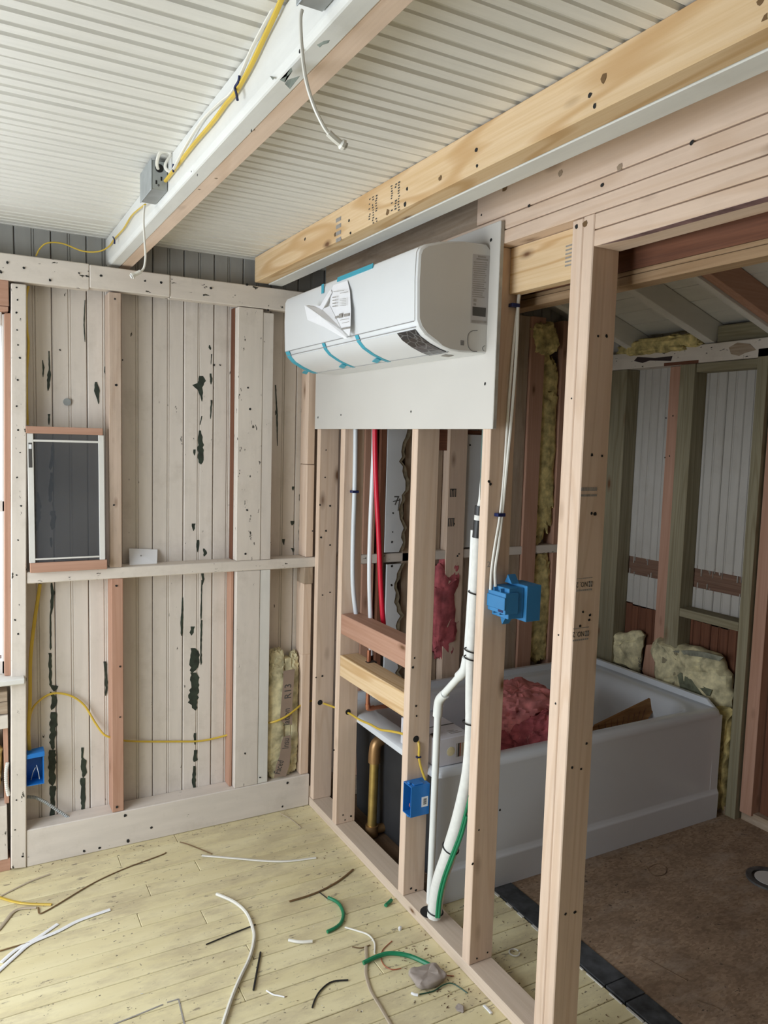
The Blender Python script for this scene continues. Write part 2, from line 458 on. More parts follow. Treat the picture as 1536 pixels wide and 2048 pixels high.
# ---- ceiling: narrow beaded boards along x
ceil = thing('ceiling', 'white painted beadboard ceiling of the main room', 'ceiling', (0, 0, ZC), kind='structure')
y = YB + .02; W_ = .0915
while y > YR:
    f = ZC + random.uniform(-.003, .003); W_ = random.uniform(.080, .102)
    MB().prism(ceilbead(y - W_, y, f), 'x', XL, .10).build('board', M['ceil'], ceil)
    y -= W_
box('deck', XL, .10, YR, .13, ZC + .015, ZC + .05, M['old_x'], ceil, 0)

# ---- back wall
ZP0, ZP1 = 2.185, 2.275     # top plate
wb = thing('wall_back', 'chipped cream painted beadboard back wall with exposed old framing', 'wall', (0, YB, 0), kind='structure')
W_ = .1235; x = at(242, 900, 'y', YB).x - 12 * W_ + W_ * 0  # a joint runs down behind the first stud
WX0, WX1, WZ0, WZ1 = -2.08, -1.215, .80, 2.06     # window opening
while x < 1.78:
    f = YB + random.uniform(-.0012, .0012)
    mt = M['cream_z']
    if x + W_ < WX0 or x > WX1 - .012:
        MB().prism(bead(x, x + W_, f, 1), 'z', 0, ZP1 - .02).build('board', mt, wb)
    else:
        MB().prism(bead(x, x + W_, f, 1), 'z', 0, WZ0 - .05).build('board', mt, wb)
        MB().prism(bead(x, x + W_, f, 1), 'z', WZ1 + .05, ZP1 - .02).build('board', mt, wb)
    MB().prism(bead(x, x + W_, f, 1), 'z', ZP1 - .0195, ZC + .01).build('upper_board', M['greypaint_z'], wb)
    x += W_
for a, c, z0, z1 in ((XL, WX0, 0, 3), (WX1, 1.9, 0, 3), (WX0, WX1, 0, WZ0), (WX0, WX1, WZ1, 3)):
    box('sheathing', a, c, YB + .016, YB + .05, z0, z1, M['brown_x'], wb, 0)
box('top_plate', XL, -.925, .0, .05, ZP0, ZP1 + .003, M['creamchip_x'], wb, .003)
box('top_plate', -.924, -.63, -.003, .05, ZP0 + .006, ZP1, M['creamchip_x'], wb, .003)
box('top_plate', -.629, 0.02, .0, .05, ZP0 + .003, ZP1, M['creamchip_x'], wb, .003)
box('rail', -1.150, 1.66, .0, YB - .001, 1.095, 1.138, M['creamchip_x'], wb, .003)
box('sole_plate', -1.165, .0, .0, YB - .001, .0, .146, M['cream_x'], wb, .003)
box('sole_plate', .0, 1.66, .0, YB - .001, .0, .09, M['old_x'], wb, .003)
def leaning(name, pts, y0, y1, mat, parent, bev=.002):
    P = [at(p[0], p[1], 'y', y0) for p in pts]
    return MB().prism([(p.x, p.z) for p in P], 'y', y0, y1).build(name, mat, parent, bev)
leaning('corner_post', ((22, 566), (53, 569), (53, 1150), (53, 1735.5), (22, 1738.5), (22, 1150)), -.004, YB - .001, M['creamchip_z'], wb, .003)
sA = at(217, 1100, 'y', 0).x
box('stud', -.857, -.812, .002, YB - .001, 1.139, ZP0, M['tan_z'], wb, .002)['label'] = 'grey brown unpainted stud'
box('stud', -.852, -.808, .004, YB - .001, .147, 1.094, M['fir_z'], wb, .002)['label'] = 'reddish fir stud'
box('stud', -.353, -.247, .002, YB - .001, 1.139, ZP0, M['creamchip_z'], wb, .002)
box('stud', -.246, -.200, .004, YB - .001, 1.139, ZP0 - .012, M['cream_z'], wb, .002)
box('stud', -.350, -.246, .002, YB - .001, .147, 1.094, M['cream_z'], wb, .002)
box('stud', -.245, -.199, .004, YB - .001, .147, 1.094, M['white_z'], wb, .002)
box('furring', -.365, -.354, .03, YB - .001, .147, 1.094, M['fir_z'], wb, .001)['label'] = 'reddish wood strip'
box('furring', -.3565, -.3535, .045, YB - .001, 1.139, ZP0, M['brown_z'], wb, .0005)
# raw corner studs against the partition
box('stud', -.042, -.002, .010, YB - .001, .147, .70, M['spruce_z'], wb, .002)
box('stud', -.042, -.002, .010, YB - .001, .70, 1.02, M['spruce_z'], wb, .002)
box('block', -.042, .0, .004, YB - .001, 1.02, 1.094, M['old_z'], wb, .002)
box('stud', -.036, -.001, .008, YB - .001, 1.139, 1.545, M['spruce_z'], wb, .002)
box('stud', -.036, -.001, .010, YB - .001, 1.547, ZP0, M['spruce_z'], wb, .002)
# patches where the cream paint has flaked off to the old dark green
def chip(chain, seed=0):
    rnd = random.Random(seed); L = []; R_ = []
    ch = chain
    for (a, c) in zip(ch, ch[1:]):
        n = max(2, int(abs(c[1] - a[1]) / 5))
        for k in range(n):
            t_ = k / n; px = a[0] + (c[0]-a[0])*t_; py = a[1] + (c[1]-a[1])*t_; w_ = (a[2] + (c[2]-a[2])*t_) / 2
            L.append((px - w_ * rnd.uniform(.55, 1.15) - .3, py)); R_.append((px + w_ * rnd.uniform(.55, 1.15) + .3, py))
    L.append((ch[-1][0] - .5, ch[-1][1])); R_.append((ch[-1][0] + .5, ch[-1][1]))
    b = MB(); zf = YB - .0014
    P = [at(p[0], p[1], 'y', zf) for p in L]; Q = [at(p[0], p[1], 'y', zf) for p in R_]
    n = len(P)
    vs = P + Q + [p + V((0, .0008, 0)) for p in P + Q]
    fs = [(i, i+n, i+n+1, i+1) for i in range(n-1)]
    b.add(vs, fs)
    return b.build('bare_patch', M['bare_green'], wb)
for i, c in enumerate([
    [(98,702,2),(99,740,3),(98,750,7),(97,770,6),(96,782,1)], [(85,720,1),(87,735,4),(86,754,2)], [(98,828,4),(98,850,3)],
    [(211,733,5),(211,749,6)], [(192,764,5),(193,775,12),(195,788,9),(197,808,1)], [(402,752,8),(404,762,14),(397,770,22),(401,780,12),(404,803,1)],
    [(421,747,3),(422,757,6),(422,769,3)], [(419,690,2),(420,696,6),(421,700,1)], [(423,708,2),(422,729,1)], [(423,800,4),(422,820,3),(421,838,2)],
    [(400,861,4),(401,880,11),(402,905,13),(401,920,12),(402,929,3)], [(389,899,5),(389,911,4)], [(387,1047,8),(387,1062,6)],
    [(396,1080,4),(395,1094,7),(395,1104,1)], [(407,1097,3),(411,1106,9),(408,1113,2)], [(404,832,2),(400,850,2)],
    [(610,745,5),(608,775,6),(607,796,8),(610,806,16),(606,818,9),(606,846,4),(604,866,2)], [(604,880,3),(603,950,3)],
    [(607,964,9),(605,990,14),(604,1015,9),(602,1040,8),(600,1062,5),(598,1082,1)], [(551,770,2),(554,830,3),(555,892,1)],
    [(585,1042,7),(584,1051,5)], [(586,973,5),(586,981,4)], [(585,1096,6),(586,1104,2)], [(567,1078,5),(568,1090,4)],
    [(75,985,3),(77,1010,11),(76,1035,10),(74,1062,3)], [(105,890,4),(104,915,6),(101,940,7)], [(103,945,5),(102,975,8),(100,1005,6)],
    [(106,1022,10),(107,1040,12),(104,1060,7)], [(102,1075,6),(103,1095,4)],
    [(103,1166,3),(105,1185,8),(104,1214,6),(101,1230,3),(101,1300,4)], [(100,1306,7),(101,1370,5),(108,1372,16),(108,1383,14)],
    [(101,1384,4),(108,1395,13),(107,1412,12),(103,1420,5)], [(106,1424,14),(107,1450,15),(105,1480,12),(106,1500,13)],
    [(105,1500,14),(104,1540,15),(105,1572,13)], [(106,1572,13),(105,1610,10),(104,1648,9)],
    [(165,1495,5),(164,1515,3),(168,1521,11),(168,1545,12),(166,1556,8)], [(165,1556,9),(166,1590,10),(166,1628,6)],
    [(210,1323,6),(212,1345,4),(213,1375,6),(211,1392,2)], [(405,1146,6),(407,1158,5),(405,1170,2)], [(365,1195,2),(364,1230,4),(363,1250,5),(363,1272,3)],
    [(385,1253,9),(383,1271,7)], [(386,1296,12),(390,1310,20),(389,1335,20),(384,1346,8)], [(388,1345,16),(391,1360,20),(388,1385,22),(387,1405,20),(391,1421,6)],
    [(403,1240,4),(402,1300,3),(402,1330,4)], [(390,1466,5),(390,1490,7)], [(391,1500,8),(390,1520,11),(388,1524,3)], [(389,1532,4),(387,1560,9),(390,1582,2)],
    [(467,1186,7),(465,1215,8),(463,1243,9)], [(463,1300,9),(462,1340,8),(461,1396,7)], [(460,1530,5),(459,1562,5)], [(465,1260,3),(463,1295,4)],
    [(170,600,1),(168,650,2),(170,684,1)], [(404,1160,2),(402,1240,3)]]):
    chip(c, i)
# nail holes over the framing
dots(wb, [(15,525),(2,545),(48,536),(158,546),(173,552),(202,551),(290,562),(322,565),(422,576),(408,590),(494,569),(100,560)], 'y', -.0035, .0045)
dots(wb, [(33,575),(35,600),(33,625),(34,660),(36,690),(40,716),(35,760),(33,812),(36,860),(40,905),(34,955),(42,1012),(36,1080),(33,1150),(30,1240),(36,1268),(33,1600),(30,1660),(45,1713)], 'y', -.0046, .0035)
dots(wb, [(230,598),(232,770),(228,1010),(233,1172),(240,1333),(240,1434),(234,1614),(500,818),(494,1020),(496,775),(491,1108),(490,1507),(520,1555),(536,620)], 'y', .0015, .0045)
dots(wb, [(251,1631),(256,1682),(303,1655),(199,1696),(575,1566),(565,1613),(168,1702)], 'y', -.0005, .006)
dots(wb, [(245,720),(134,804),(120,700),(440,730),(428,730),(560,620),(590,600)], 'y', YB - .0015, .004)
MB().disc(at(134, 804, 'y', YB - .0016), .014, (0, -1, 0), 12, .006).build('metal_plug', M['steel'], wb)

# ---- bathroom stretch of the back wall (seen through the partition)
def xw(px, py, y=0.): return at(px, py, 'y', y).x
box('stud', xw(728,1000), xw(751,1000), .0, .085, .09, 1.094, M['fir_z'], wb)
box('stud', xw(728,1000), xw(751,1000), .0, .085, 1.139, 2.4, M['fir_z'], wb)
box('stud', xw(757,1000), xw(768,1000), -.012, .05, .09, 2.4, M['brown_z'], wb)
box('stud', xw(808,1000), xw(826,1000), .0, .085, .09, 2.4, M['old_z'], wb)
box('stud', xw(880,1000), xw(893,1000), .045, .085, .09, 2.4, M['old_z'], wb)
s1 = box('stud', xw(895,1000), xw(930,1000), -.004, .085, .09, 2.4, M['spruce_z'], wb)
box('stud', xw(1048,1000), xw(1075,1000), -.004, .085, .09, 2.3, M['fir_z'], wb)
box('stud', xw(1010,1000), xw(1047,1000), .01, .085, .09, 2.3, M['old_z'], wb)
box('stud', xw(1112,1000), xw(1135,1000), .005, .085, .09, 2.3, M['fir_z'], wb)
box('dark_board', xw(1100,800), xw(1150,800), .04, .085, 1.60, 2.16, M['darkpanel'], wb)
box('head_block', xw(875,870), xw(975,870), .02, .08, 1.62, 1.72, M['brown_x'], wb)
# old drywall with a torn edge
def torn(name, x0, x1, z0, z1, y0, parent, seed, mat='gypwhite'):
    rnd = random.Random(seed); n = 26; R_ = []; Q = []
    for k in range(n + 1):
        z = z0 + (z1 - z0) * k / n; d = rnd.uniform(-.012, .010) + .014 * math.sin(k * .55)
        R_.append((x1 + d, z)); Q.append((x1 + d + rnd.uniform(.014, .026), z))
    MB().prism([(x0, z0)] + R_ + [(x0, z1)], 'y', y0, y0 + .012).build(name, M[mat], parent)
    b = MB(); b.prism(R_ + Q[::-1], 'y', y0 + .003, y0 + .012); b.build('torn_edge', M['torn'], parent)
dw = thing('drywall_scrap', 'old white drywall strip with a ragged torn brown edge behind the partition', 'drywall', (xw(785,1000), 0, .9))
torn('sheet', xw(769,1000), xw(800,1000), 1.145, 1.72, -.016, dw, 3)
torn('sheet', xw(769,1200), xw(790,1200), .50, 1.088, -.016, dw, 5)
text('pen_mark', '7', .06, M['ink'], dw, at(787, 1010, 'y', -.0165), (1, 0, 0), (0, 0, 1))
b = MB(); p0, p1 = at(786, 1003, 'y', -.0165), at(800, 1000, 'y', -.0165); q0, q1 = at(799, 997, 'y', -.0165), at(796, 1022, 'y', -.0165)
b.tube([p0, p1], .0022, 5, 1); b.tube([q0, q1], .0022, 5, 1); b.build('pen_mark', M['ink'], dw)
dots(dw, [(786,1026),(785,1064),(784,1084),(784,1132),(783,1170)], 'y', -.0164, .005)
dw2 = MB().box(xw(931,1000), xw(1000,1000), .01, .022, 1.145, 1.70).build('drywall_scrap', M['gypwhite'], None, .001)
tagit(dw2, 'plain grey white drywall offcut beside the lumber stamped stud behind the pipes', 'drywall')
dots(wb, [(905,980),(908,1048),(918,1108),(915,1112),(940,890)], 'y', -.0046, .005)

# ---- left of the corner post: window and what lies under it
win = thing('window_1', 'white sash window at the left end of the back wall', 'window', ((WX0+WX1)/2, .05, WZ0), kind='structure')
zs = at(20, 1358, 'y', -.03).z
leaning('casing', ((9, 626), (21.5, 626), (21.5, 1352), (9, 1352)), .012, .10, M['fir_z'], win)
leaning('sash', ((4, 628), (9.5, 628), (9.5, 1350), (4, 1350)), .045, .085, M['white_z'], win)
box('casing', WX0 - .02, WX0, .012, .10, zs, 2.06, M['fir_z'], win)
box('header_block', XL, -1.194, .004, .085, at(15, 612, 'y', 0).z, ZP0, M['fir_x'], win)
box('casing', WX0, -1.196, .003, .085, at(15, 622, 'y', 0).z, at(15, 613, 'y', 0).z, M['fir_x'], win)
for a, c, z0, z1 in ((WX0, WX1, zs, zs + .05), (WX0, WX1, 2.03, 2.08), (WX0, WX0 + .045, zs, 2.08), (WX0, WX1, 1.36, 1.40)):
    box('sash', a, c, .045, .085, z0, z1, M['white_x'], win, .002)
box('pane', WX0, WX1, .062, .066, zs + .03, 2.05, M['glass'], win, 0)
box('sill', XL, -1.163, -.045, .09, zs - .022, zs, M['white_x'], win, .004)
zz = lambda py: at(12, py, 'y', 0).z
for p, q, mt in ((1385, 1405, 'old_x'), (1406, 1430, 'old_x')):
    box('lath', XL, -1.2205, .012, .08, zz(q), zz(p), M[mt], wb)
box('board_strip', XL, -1.2205, .004, .08, zz(1458), zz(1432), M['creamchip_x'], wb)
box('board_strip', -1.62, -1.229, .004, .08, zz(1720), zz(1612), M['creamchip_z'], wb)
box('stud', -1.236, -1.2205, .02, .085, zz(1612), zz(1460), M['fir_z'], wb)
box('sole_plate', XL, -1.2205, .008, .08, 0, zz(1720), M['fir_x'], wb)
bi = blob('insulation_batt', (-1.42, .045, (zz(1465) + zz(1605)) / 2), (.36, .07, zz(1465) - zz(1605)), M['yins'], None, .10, 5, 2)
tagit(bi, 'yellow fibreglass batt below the window sill at the far left', 'insulation')

# ---- room shell behind and beside the camera
wl = thing('wall_left', 'plain left wall with a wide window opening', 'wall', (XL, -2, 0), kind='structure')
for y0, y1, z0, z1 in ((YR, -2.35, 0, 2.45), (-.45, .12, 0, 2.45), (-2.35, -.45, 0, .22), (-2.35, -.45, 2.08, 2.45)):
    box('panel', XL - .06, XL, y0, y1, z0, z1, M['plainwall'], wl, 0)
for k, yk in enumerate((-2.35, -1.42, -.49)):
    box('mullion', XL - .05, XL - .01, yk, yk + .04, .22, 2.08, M['white_z'], wl, .002)
wr_ = thing('wall_rear', 'plain wall behind the camera', 'wall', (0, YR, 0), kind='structure')
for x0, x1, z0, z1 in ((XL, -.15, 0, 2.45), (-.15, 1.9, 0, 3)):
    box('panel', x0, x1, YR - .06, YR, z0, z1, M['plainwall'], wr_, 0)

# ---- bathroom right wall
wr = thing('wall_right', 'bathroom side wall of pale boards with treated green studs', 'wall', (XR, -.5, 0), kind='structure')
y = .09; W_ = .098
while y > -.90:
    f = XR + random.uniform(-.001, .001)
    a, c = y - W_, y
    def bp(): return [(q, p) for p, q in bead(a, c, f, 1)]
    MB().prism(bp(), 'z', 1.085, 2.3).build('board', M['bathpaint_z'], wr)
    MB().prism(bp(), 'z', .835 + random.uniform(-.01, .01), .992).build('board', M['bathpaint_z'], wr)
    MB().prism(bp(), 'z', 0, .832).build('board', M['brown_z'], wr)
    y -= W_
box('batten', XR + .004, XR + .02, -.90, .09, .98, 1.10, M['band_y'], wr)['label'] = 'bare red brown band with torn splinters'
b = MB(); rnd = random.Random(4)
for k in range(46):
    yk = rnd.uniform(-.88, .0); z0 = 1.086 if rnd.random() < .55 else .99
    l = rnd.uniform(.008, .035) * (-1 if z0 > 1 else 1); w_ = rnd.uniform(.001, .004)
    b.box(XR - .003, XR + .003, yk, yk + w_, min(z0, z0 + l), max(z0, z0 + l))
b.build('splinters', M['bathpaint_z'], wr)['kind'] = 'stuff'
box('sheathing', XR + .021, XR + .06, YR, .14, 0, 3, M['brown_z'], wr, 0)
SX = 1.67
box('stud', SX, SX + .088, -.165, -.03, 0, 2.06, M['green_z'], wr)
box('stud', SX + .045, SX + .088, -.495, -.40, .30, 2.06, M['fir_z'], wr)
box('stud', SX, SX + .088, -.582, -.498, 0, 2.06, M['green_z'], wr)
box('stud', SX, SX + .088, -.955, -.905, 0, 2.10, M['green_z'], wr)
box('rail', SX + .01, SX + .088, -.904, -.583, 2.02, 2.06, M['green_y'], wr)
box('rail', SX, SX + .088, -.904, -.583, .855, .895, M['green_y'], wr)
box('sole_plate', SX, SX + .088, -.904, .0, 0, .038, M['old_y'], wr)
box('top_plate', SX, SX + .088, -2.4, .09, 2.062, 2.145, M['creamchip_y'], wr, .003)
box('stud', SX + .02, SX + .088, -1.02, -.962, .04, 2.06, M['fir_z'], wr)
box('sole_plate', SX + .035, SX + .088, -2.6, -.962, 0, .05, M['old_y'], wr)
for k in range(9):
    y0 = -1.022 - .13 * k
    MB().prism([(q, p) for p, q in bead(y0 - .13, y0, XR - .02, 1)], 'z', .05, 2.06).build('panel_board', M['brown_z'], wr)
dots(wr, [at(1332, 836, 'x', SX + .044), at(1346, 832, 'x', SX + .044), at(1330, 915, 'x', SX + .044), at(1339, 912, 'x', SX + .044)], 'x', 0, .005)
box('bare_patch', SX - .002, SX, -.60, -.40, 2.06, 2.075, M['brown_y'], wr, 0)
b = MB(); b.slab([at(p[0], p[1], 'x', SX - .001) for p in ((1458,695),(1475,685),(1500,688),(1512,700),(1490,706),(1478,712),(1462,708))], (-.001, 0, 0)); b.build('bare_patch', M['old_y'], wr)
b = MB(); b.slab([at(p[0], p[1], 'x', SX - .001) for p in ((1268,722),(1275,714),(1310,716),(1345,712),(1342,722),(1300,721),(1285,726))], (-.001, 0, 0)); b.build('bare_patch', M['darkpanel'], wr)

# ---- lean-to roof over the bathroom
rf = thing('roof_bath', 'sloping underside of the bathroom roof with boards and rafters', 'roof', (1, -.8, 2.4), kind='structure')
SL = -.333
def rz(x): return 2.146 + SL * (x - 1.70)       # underside of the rafters
def rafter(y0, y1, mat, lab=None, dz=0):
    P = [(.20, rz(.20) + dz), (1.80, rz(1.80) + dz), (1.80, rz(1.80) + .105), (.20, rz(.20) + .105)]
    o = MB().prism(P, 'y', y0, y1).build('rafter', mat, rf, .002)
    if lab: o['label'] = lab
rafter(-.21, -.165, M['white_x']); rafter(-.665, -.615, M['white_x'])
rafter(-1.00, -.965, M['white_x'], dz=-.012); rafter(-1.045, -1.002, M['fir_x'], 'reddish sistered rafter')
rafter(-1.42, -1.375, M['white_x']); rafter(-1.83, -1.78, M['white_x'])
x = .10
while x < 1.95:
    w_ = .118
    z0, z1 = rz(x) + .107, rz(x + w_ - .004) + .107
    P = [(x, z0), (x + w_ - .004, z1), (x + w_ - .004, z1 + .02), (x, z0 + .02)]
    MB().prism(P, 'y', -3.3, .12).build('roof_board', M['white_y'], rf)
    x += w_
box('lookout', SX + .03, SX + .068, -.96, -.67, 2.147, 2.225, M['green_y'], rf)
box('gable', .10, 1.9, -3.36, -3.30, 2.1, 3.0, M['plainwall'], rf, 0)
box('sheathing', .08, 2.0, -3.3, .14, 2.80, 2.83, M['brown_y'], rf, 0)
box('eave_board', 1.86, 1.9, -3.3, .14, 2.0, 2.4, M['brown_y'], rf, 0)
be = blob('eave_insulation', (1.72, -.36, 2.165), (.16, .52, .085), M['yins'], None, .25, 6, 5)
tagit(be, 'yellow insulation stuffed along the eave above the white plate', 'insulation')

# ---- brown beam over the opening
bb = thing('beam', 'dark brown beam with a pale lower edge above the bathroom opening', 'beam', (.2, -1.8, 2.07), kind='structure')
box('face_board', .150, .19, -3.3, -.02, 2.108, 2.42, M['brown_y'], bb)
box('lower_strip', .147, .200, -3.3, -.02, 2.070, 2.094, M['strip_y'], bb)
box('lower_strip', .149, .195, -3.3, -.02, 2.0955, 2.107, M['strip_y'], bb)
box('closure', .10, .15, -3.3, .09, 2.42, 2.83, M['brown_y'], bb, 0)

# ---- partition framing
wp = thing('wall_partition', 'open partition of new pale spruce studs on a sole plate', 'wall', (.045, -.8, 0), kind='structure')
Y2, Y3, Y4, Y5 = -.285, -.848, -1.256, -1.637
pl = box('sole_plate', 0, .089, -1.66, .0, 0, .038, M['dusty'], wp, .002)
ST = {}
ZS = 2.22
ST[1] = box('stud', 0.004, .093, -.036, -.002, .0385, ZS, M['spruce_z'], wp, .002)
ST[2] = box('stud', 0, .089, Y2, Y2 + .038, .0385, ZS, M['spruce_z'], wp, .002)
ST[3] = box('stud', 0, .089, Y3, Y3 + .038, .0385, ZS, M['spruce_z'], wp, .002)
ST[4] = box('stud', 0, .089, Y4, Y4 + .040, .0385, ZS, M['spruce_z'], wp, .002)
ST[5] = box('stud', 0, .089, Y5, Y5 + .0375, .0385, ZS - .0, M['spruce_z'], wp, .0025)
ST[6] = box('stud', 0, .089, Y5 + .0385, Y5 + .076, .0385, ZS - .002, M['spruce_z'], wp, .0025)
# narrow reveal between the doubled studs
box('top_plate', 0, .089, -3.2, .0, 2.2210, 2.2575, M['spruce_y'], wp, .002)
box('top_plate', .001, .089, -3.2, .0, 2.2605, 2.2970, M['spruce_y'], wp, .002)
box('header_board', 0, .089, -3.2, Y5 - .0015, 2.1815, 2.2180, M['spruce_y'], wp, .002)
box('header_board', 0, .089, -3.2, Y5 - .0015, 2.141, 2.1785, M['spruce_y'], wp, .002)
box('rim_board', 0.0, .04, -3.2, -1.145, 2.3000, ZC - .001, M['spruce_y'], wp, .002)
box('rim_board', 0.03, .07, -1.143, .0, 2.2995, ZC - .001, M['old_y'], wp, .002)
box('packer', .045, .083, Y5 + .077, Y4 - .0005, 2.09, 2.2195, M['pine_y'], wp, .002)['label'] = 'yellow finger jointed board between stud tops'
box('blocking', .002, .085, Y3 + .0385, Y2 - .0005, .862, .945, M['fir_y'], wp, .002)['label'] = 'reddish brown blocking board'
box('blocking', .002, .085, Y3 + .0385, Y2 - .0005, .684, .772, M['pine_y'], wp, .002)['label'] = 'yellow blocking board'
for z in (.873, .690): pass
# nails, knots and mill stamps
dots(wp, [(625,1062),(652,1062),(652,900),(650,955),(640,1010),(660,1012),(642,1075),(660,1090),(645,1190),(660,1185),(632,1355),(645,1352)], 'y', -.0365, .0042)
dots(wp, [(668,1500),(690,1640),(702,1632),(686,1630),(699,1420)], 'y', Y2 - .0005, .004)
dots(wp, [(829,1316),(826,1335),(832,1412),(833,1432),(832,1780),(822,1777)], 'y', Y3 - .0005, .0045)
dots(wp, [(945,1728),(954,1917),(975,1905),(958,1660),(1000,1620),(978,963),(981,968)], 'y', Y4 - .0005, .004)
dots(wp, [(1196,672),(1213,672),(1184,910),(1204,912),(1180,1230),(1166,1224),(1178,1240),(1160,1252),(1173,1487),(1144,1535),(1162,1538),(1131,1828),(1150,1824),(1183,1027),(1190,1028)], 'y', Y5 - .0006, .0042)
dots(wp, [(1153,453)], 'x', -.0004, .005); dots(wp, [(1143,797),(1117,1270),(1111,1407)], 'x', -.0004, .0028)
dots(wp, [(1170,448)], 'x', -.0004, .011, 'brownwire', 'knot')
def hole(px, py, ax, v, r):
    MB().disc(at(px, py, ax, v), r, (0, -1, 0), 14, .0006).build('cable_hole', M['steel_d'], wp)
hole(640, 1405, 'y', -.0365, .012); hole(696, 1424, 'y', Y2 - .0005, .012); hole(832, 1478, 'y', Y3 - .0005, .012)
MB().disc(at(862, 1824, 'z', .0386), .038, (0, 0, 1), 20, .0006).build('pipe_hole', M['steel_d'], wp)
def stamp(px, py, v, s):
    """upside-down grade stamp on a face looking at -y"""
    o = at(px, py, 'y', v)
    text('grade_stamp', 'NO. 2', s, M['ink'], wp, o, (-1, 0, 0), (0, 0, -1), sx=.78)
    b = MB()
    for (a, c, z0, z1) in ((.003, .006, 0, .014), (.012, .015, 0, .014), (.003, .015, 0, .003), (.003, .015, .011, .014), (.008, .010, .004, .010)):
        b.box(o.x + a, o.x + c, v - .0005, v, o.z - z1, o.z - z0)
    for k in range(8):
        x0 = o.x + .014 - k * .0068
        b.box(x0 - .0058, x0, v - .0005, v, o.z + .0085, o.z + .0100)
        b.box(x0 - .0046, x0, v - .0005, v, o.z - .0235, o.z - .0195)
    b.build('grade_stamp', M['greyink'], wp)['kind'] = 'stuff'
stamp(1176, 1163, Y5 - .0004, .0195); stamp(1169, 1262, Y5 - .0004, .0195)
b = MB(); o = at(1162, 982, 'y', Y5 - .0004)
for k in range(10):
    b.box(o.x + k*.0055, o.x + k*.0055 + .0038, Y5 - .0009, Y5 - .0004, o.z, o.z + .009)
    b.box(o.x + k*.0055, o.x + k*.0055 + .0046, Y5 - .0009, Y5 - .0004, o.z - .014, o.z - .0085)
b.build('mill_stamp', M['greyink'], wp)['kind'] = 'stuff'
text('mill_stamp', '2', .024, M['greyink'], wp, at(974, 1134, 'y', Y4 - .0004), (1, 0, 0), (0, 0, 1))
for px, py in ((900, 985), (896, 1044)):
    b = MB(); o = at(px, py, 'y', -.0045)
    for k in range(4): b.box(o.x + k*.010, o.x + k*.010 + .0045, -.0052, -.0045, o.z - .022, o.z + .014)
    b.box(o.x, o.x + .036, -.0052, -.0045, o.z + .014, o.z + .018); b.build('mill_stamp', M['ink'], wb)['kind'] = 'stuff'
b = MB(); 
for zz_ in (2.165, 2.135):
    o = at(1132, 500, 'x', .0446)
    for k in range(3): b.box(.0440, .0448, -1.515 - k*.0, -1.49, zz_ - .010 + k*.010, zz_ - .006 + k*.010)
b.build('finger_joint', M['greyink'], wp)
# purple stain along the underside of the header
b = MB(); b.slab([V((.004 + .02*random.random()*0, -1.66, 2.1405)), V((.022, -1.75, 2.1405)), V((.05, -3.1, 2.1405)), V((.006, -3.1, 2.1405)), V((.001, -2.0, 2.1405))], (0, 0, -.0004)); b.build('stain', flat('purple_stain', (.24, .14, .14), .8, var=.4, vs=20), wp)
# knots on the rim board
dots(wp, [(1010, 376)], 'x', -.0006, .013, 'brownwire', 'knot'); dots(wp, [(1240, 335), (1120, 347)], 'x', -.0006, .009, 'old_y', 'knot')
dots(wp, [(963,430),(1058,412),(1204,370),(1383,285)], 'x', -.0006, .0045)

# ================================================================ ceiling beams
b1 = thing('ceiling_beam', 'white painted ceiling beam with a raw wood strip on one side', 'beam', (-.83, -1.5, 2.29))
MB().prism([(-.853, 2.30), (-.846, 2.289), (-.809, 2.289), (-.809, ZC - .002), (-.853, ZC - .002)], 'y', -4.7, .085).build('old_beam', M['beam_white'], b1, .002)
box('sister_strip', -.808, -.766, -4.7, .085, 2.291, ZC - .002, M['spruce_y'], b1, .002)
b = MB()
for P in (((560,160),(578,150),(585,142),(583,135),(575,148),(570,165)), ((575,160),(600,152),(590,165),(580,178),(570,168)), ((540,152),(549,156),(546,160))):
    b.slab([at(p[0], p[1] , 'x', -.8535) for p in P], (-.0005, 0, 0))
b.slab([at(p[0], p[1], 'x', -.8535) for p in ((634,90),(648,82),(660,80),(657,86),(645,90),(640,95))], (-.0005, 0, 0))
b.build('bare_patch', flat('grey_green_undercoat', (.16, .18, .15), .7, var=.4, vs=40), b1)
dots(b1, [(383,343),(395,350),(503,262),(600,102)], 'x', -.8535, .003)
dots(b1, [at(432,357,'z',2.2905), at(398,379,'z',2.2905), at(504,260,'z',2.2905), at(622,124,'z',2.2905)], 'z', 0, .004, 'old_y', nrm=(0, 0, -1))
b2 = thing('ceiling_joist', 'yellow pine ceiling joist with mill stamps beside the partition', 'beam', (-.22, -1.5, 2.29))
j2 = box('joist', -.281, -.222, -4.7, .02, 2.292, ZC - .002, M['pine_y'], b2, .003)
box('old_joist', -.221, -.160, -4.7, .02, 2.290, ZC - .002, M['beam_white'], b2, .002)['label'] = 'white painted old joist edge'
dots(b2, [(610,452),(610,478),(698,441),(701,466),(814,378),(810,408),(952,300),(954,332),(1180,190),(1189,213)], 'x', -.2815, .0055)
dots(b2, [(880,356),(1208,158),(1521,3),(1530,35),(775,423),(670,470)], 'x', -.2815, .007, 'brownwire', 'knot', jit=.4)
def jstamp(rows, x_, name='mill_stamp', mat='greyink'):
    b = MB()
    for (px, py, wy, hz) in rows:
        o = at(px, py, 'x', x_); b.box(x_ - .0004, x_, o.y - wy, o.y, o.z - hz, o.z)
    o = b.build(name, M[mat], b2); o['kind'] = 'stuff'; return o
rows = []
for px, y0, y1, n in ((672, 438, 486, 4),):
    for k in range(n): rows.append((px, y0 + (y1 - y0) * k / (n - .4), .038, .012))
jstamp(rows, -.2814)
rows = []
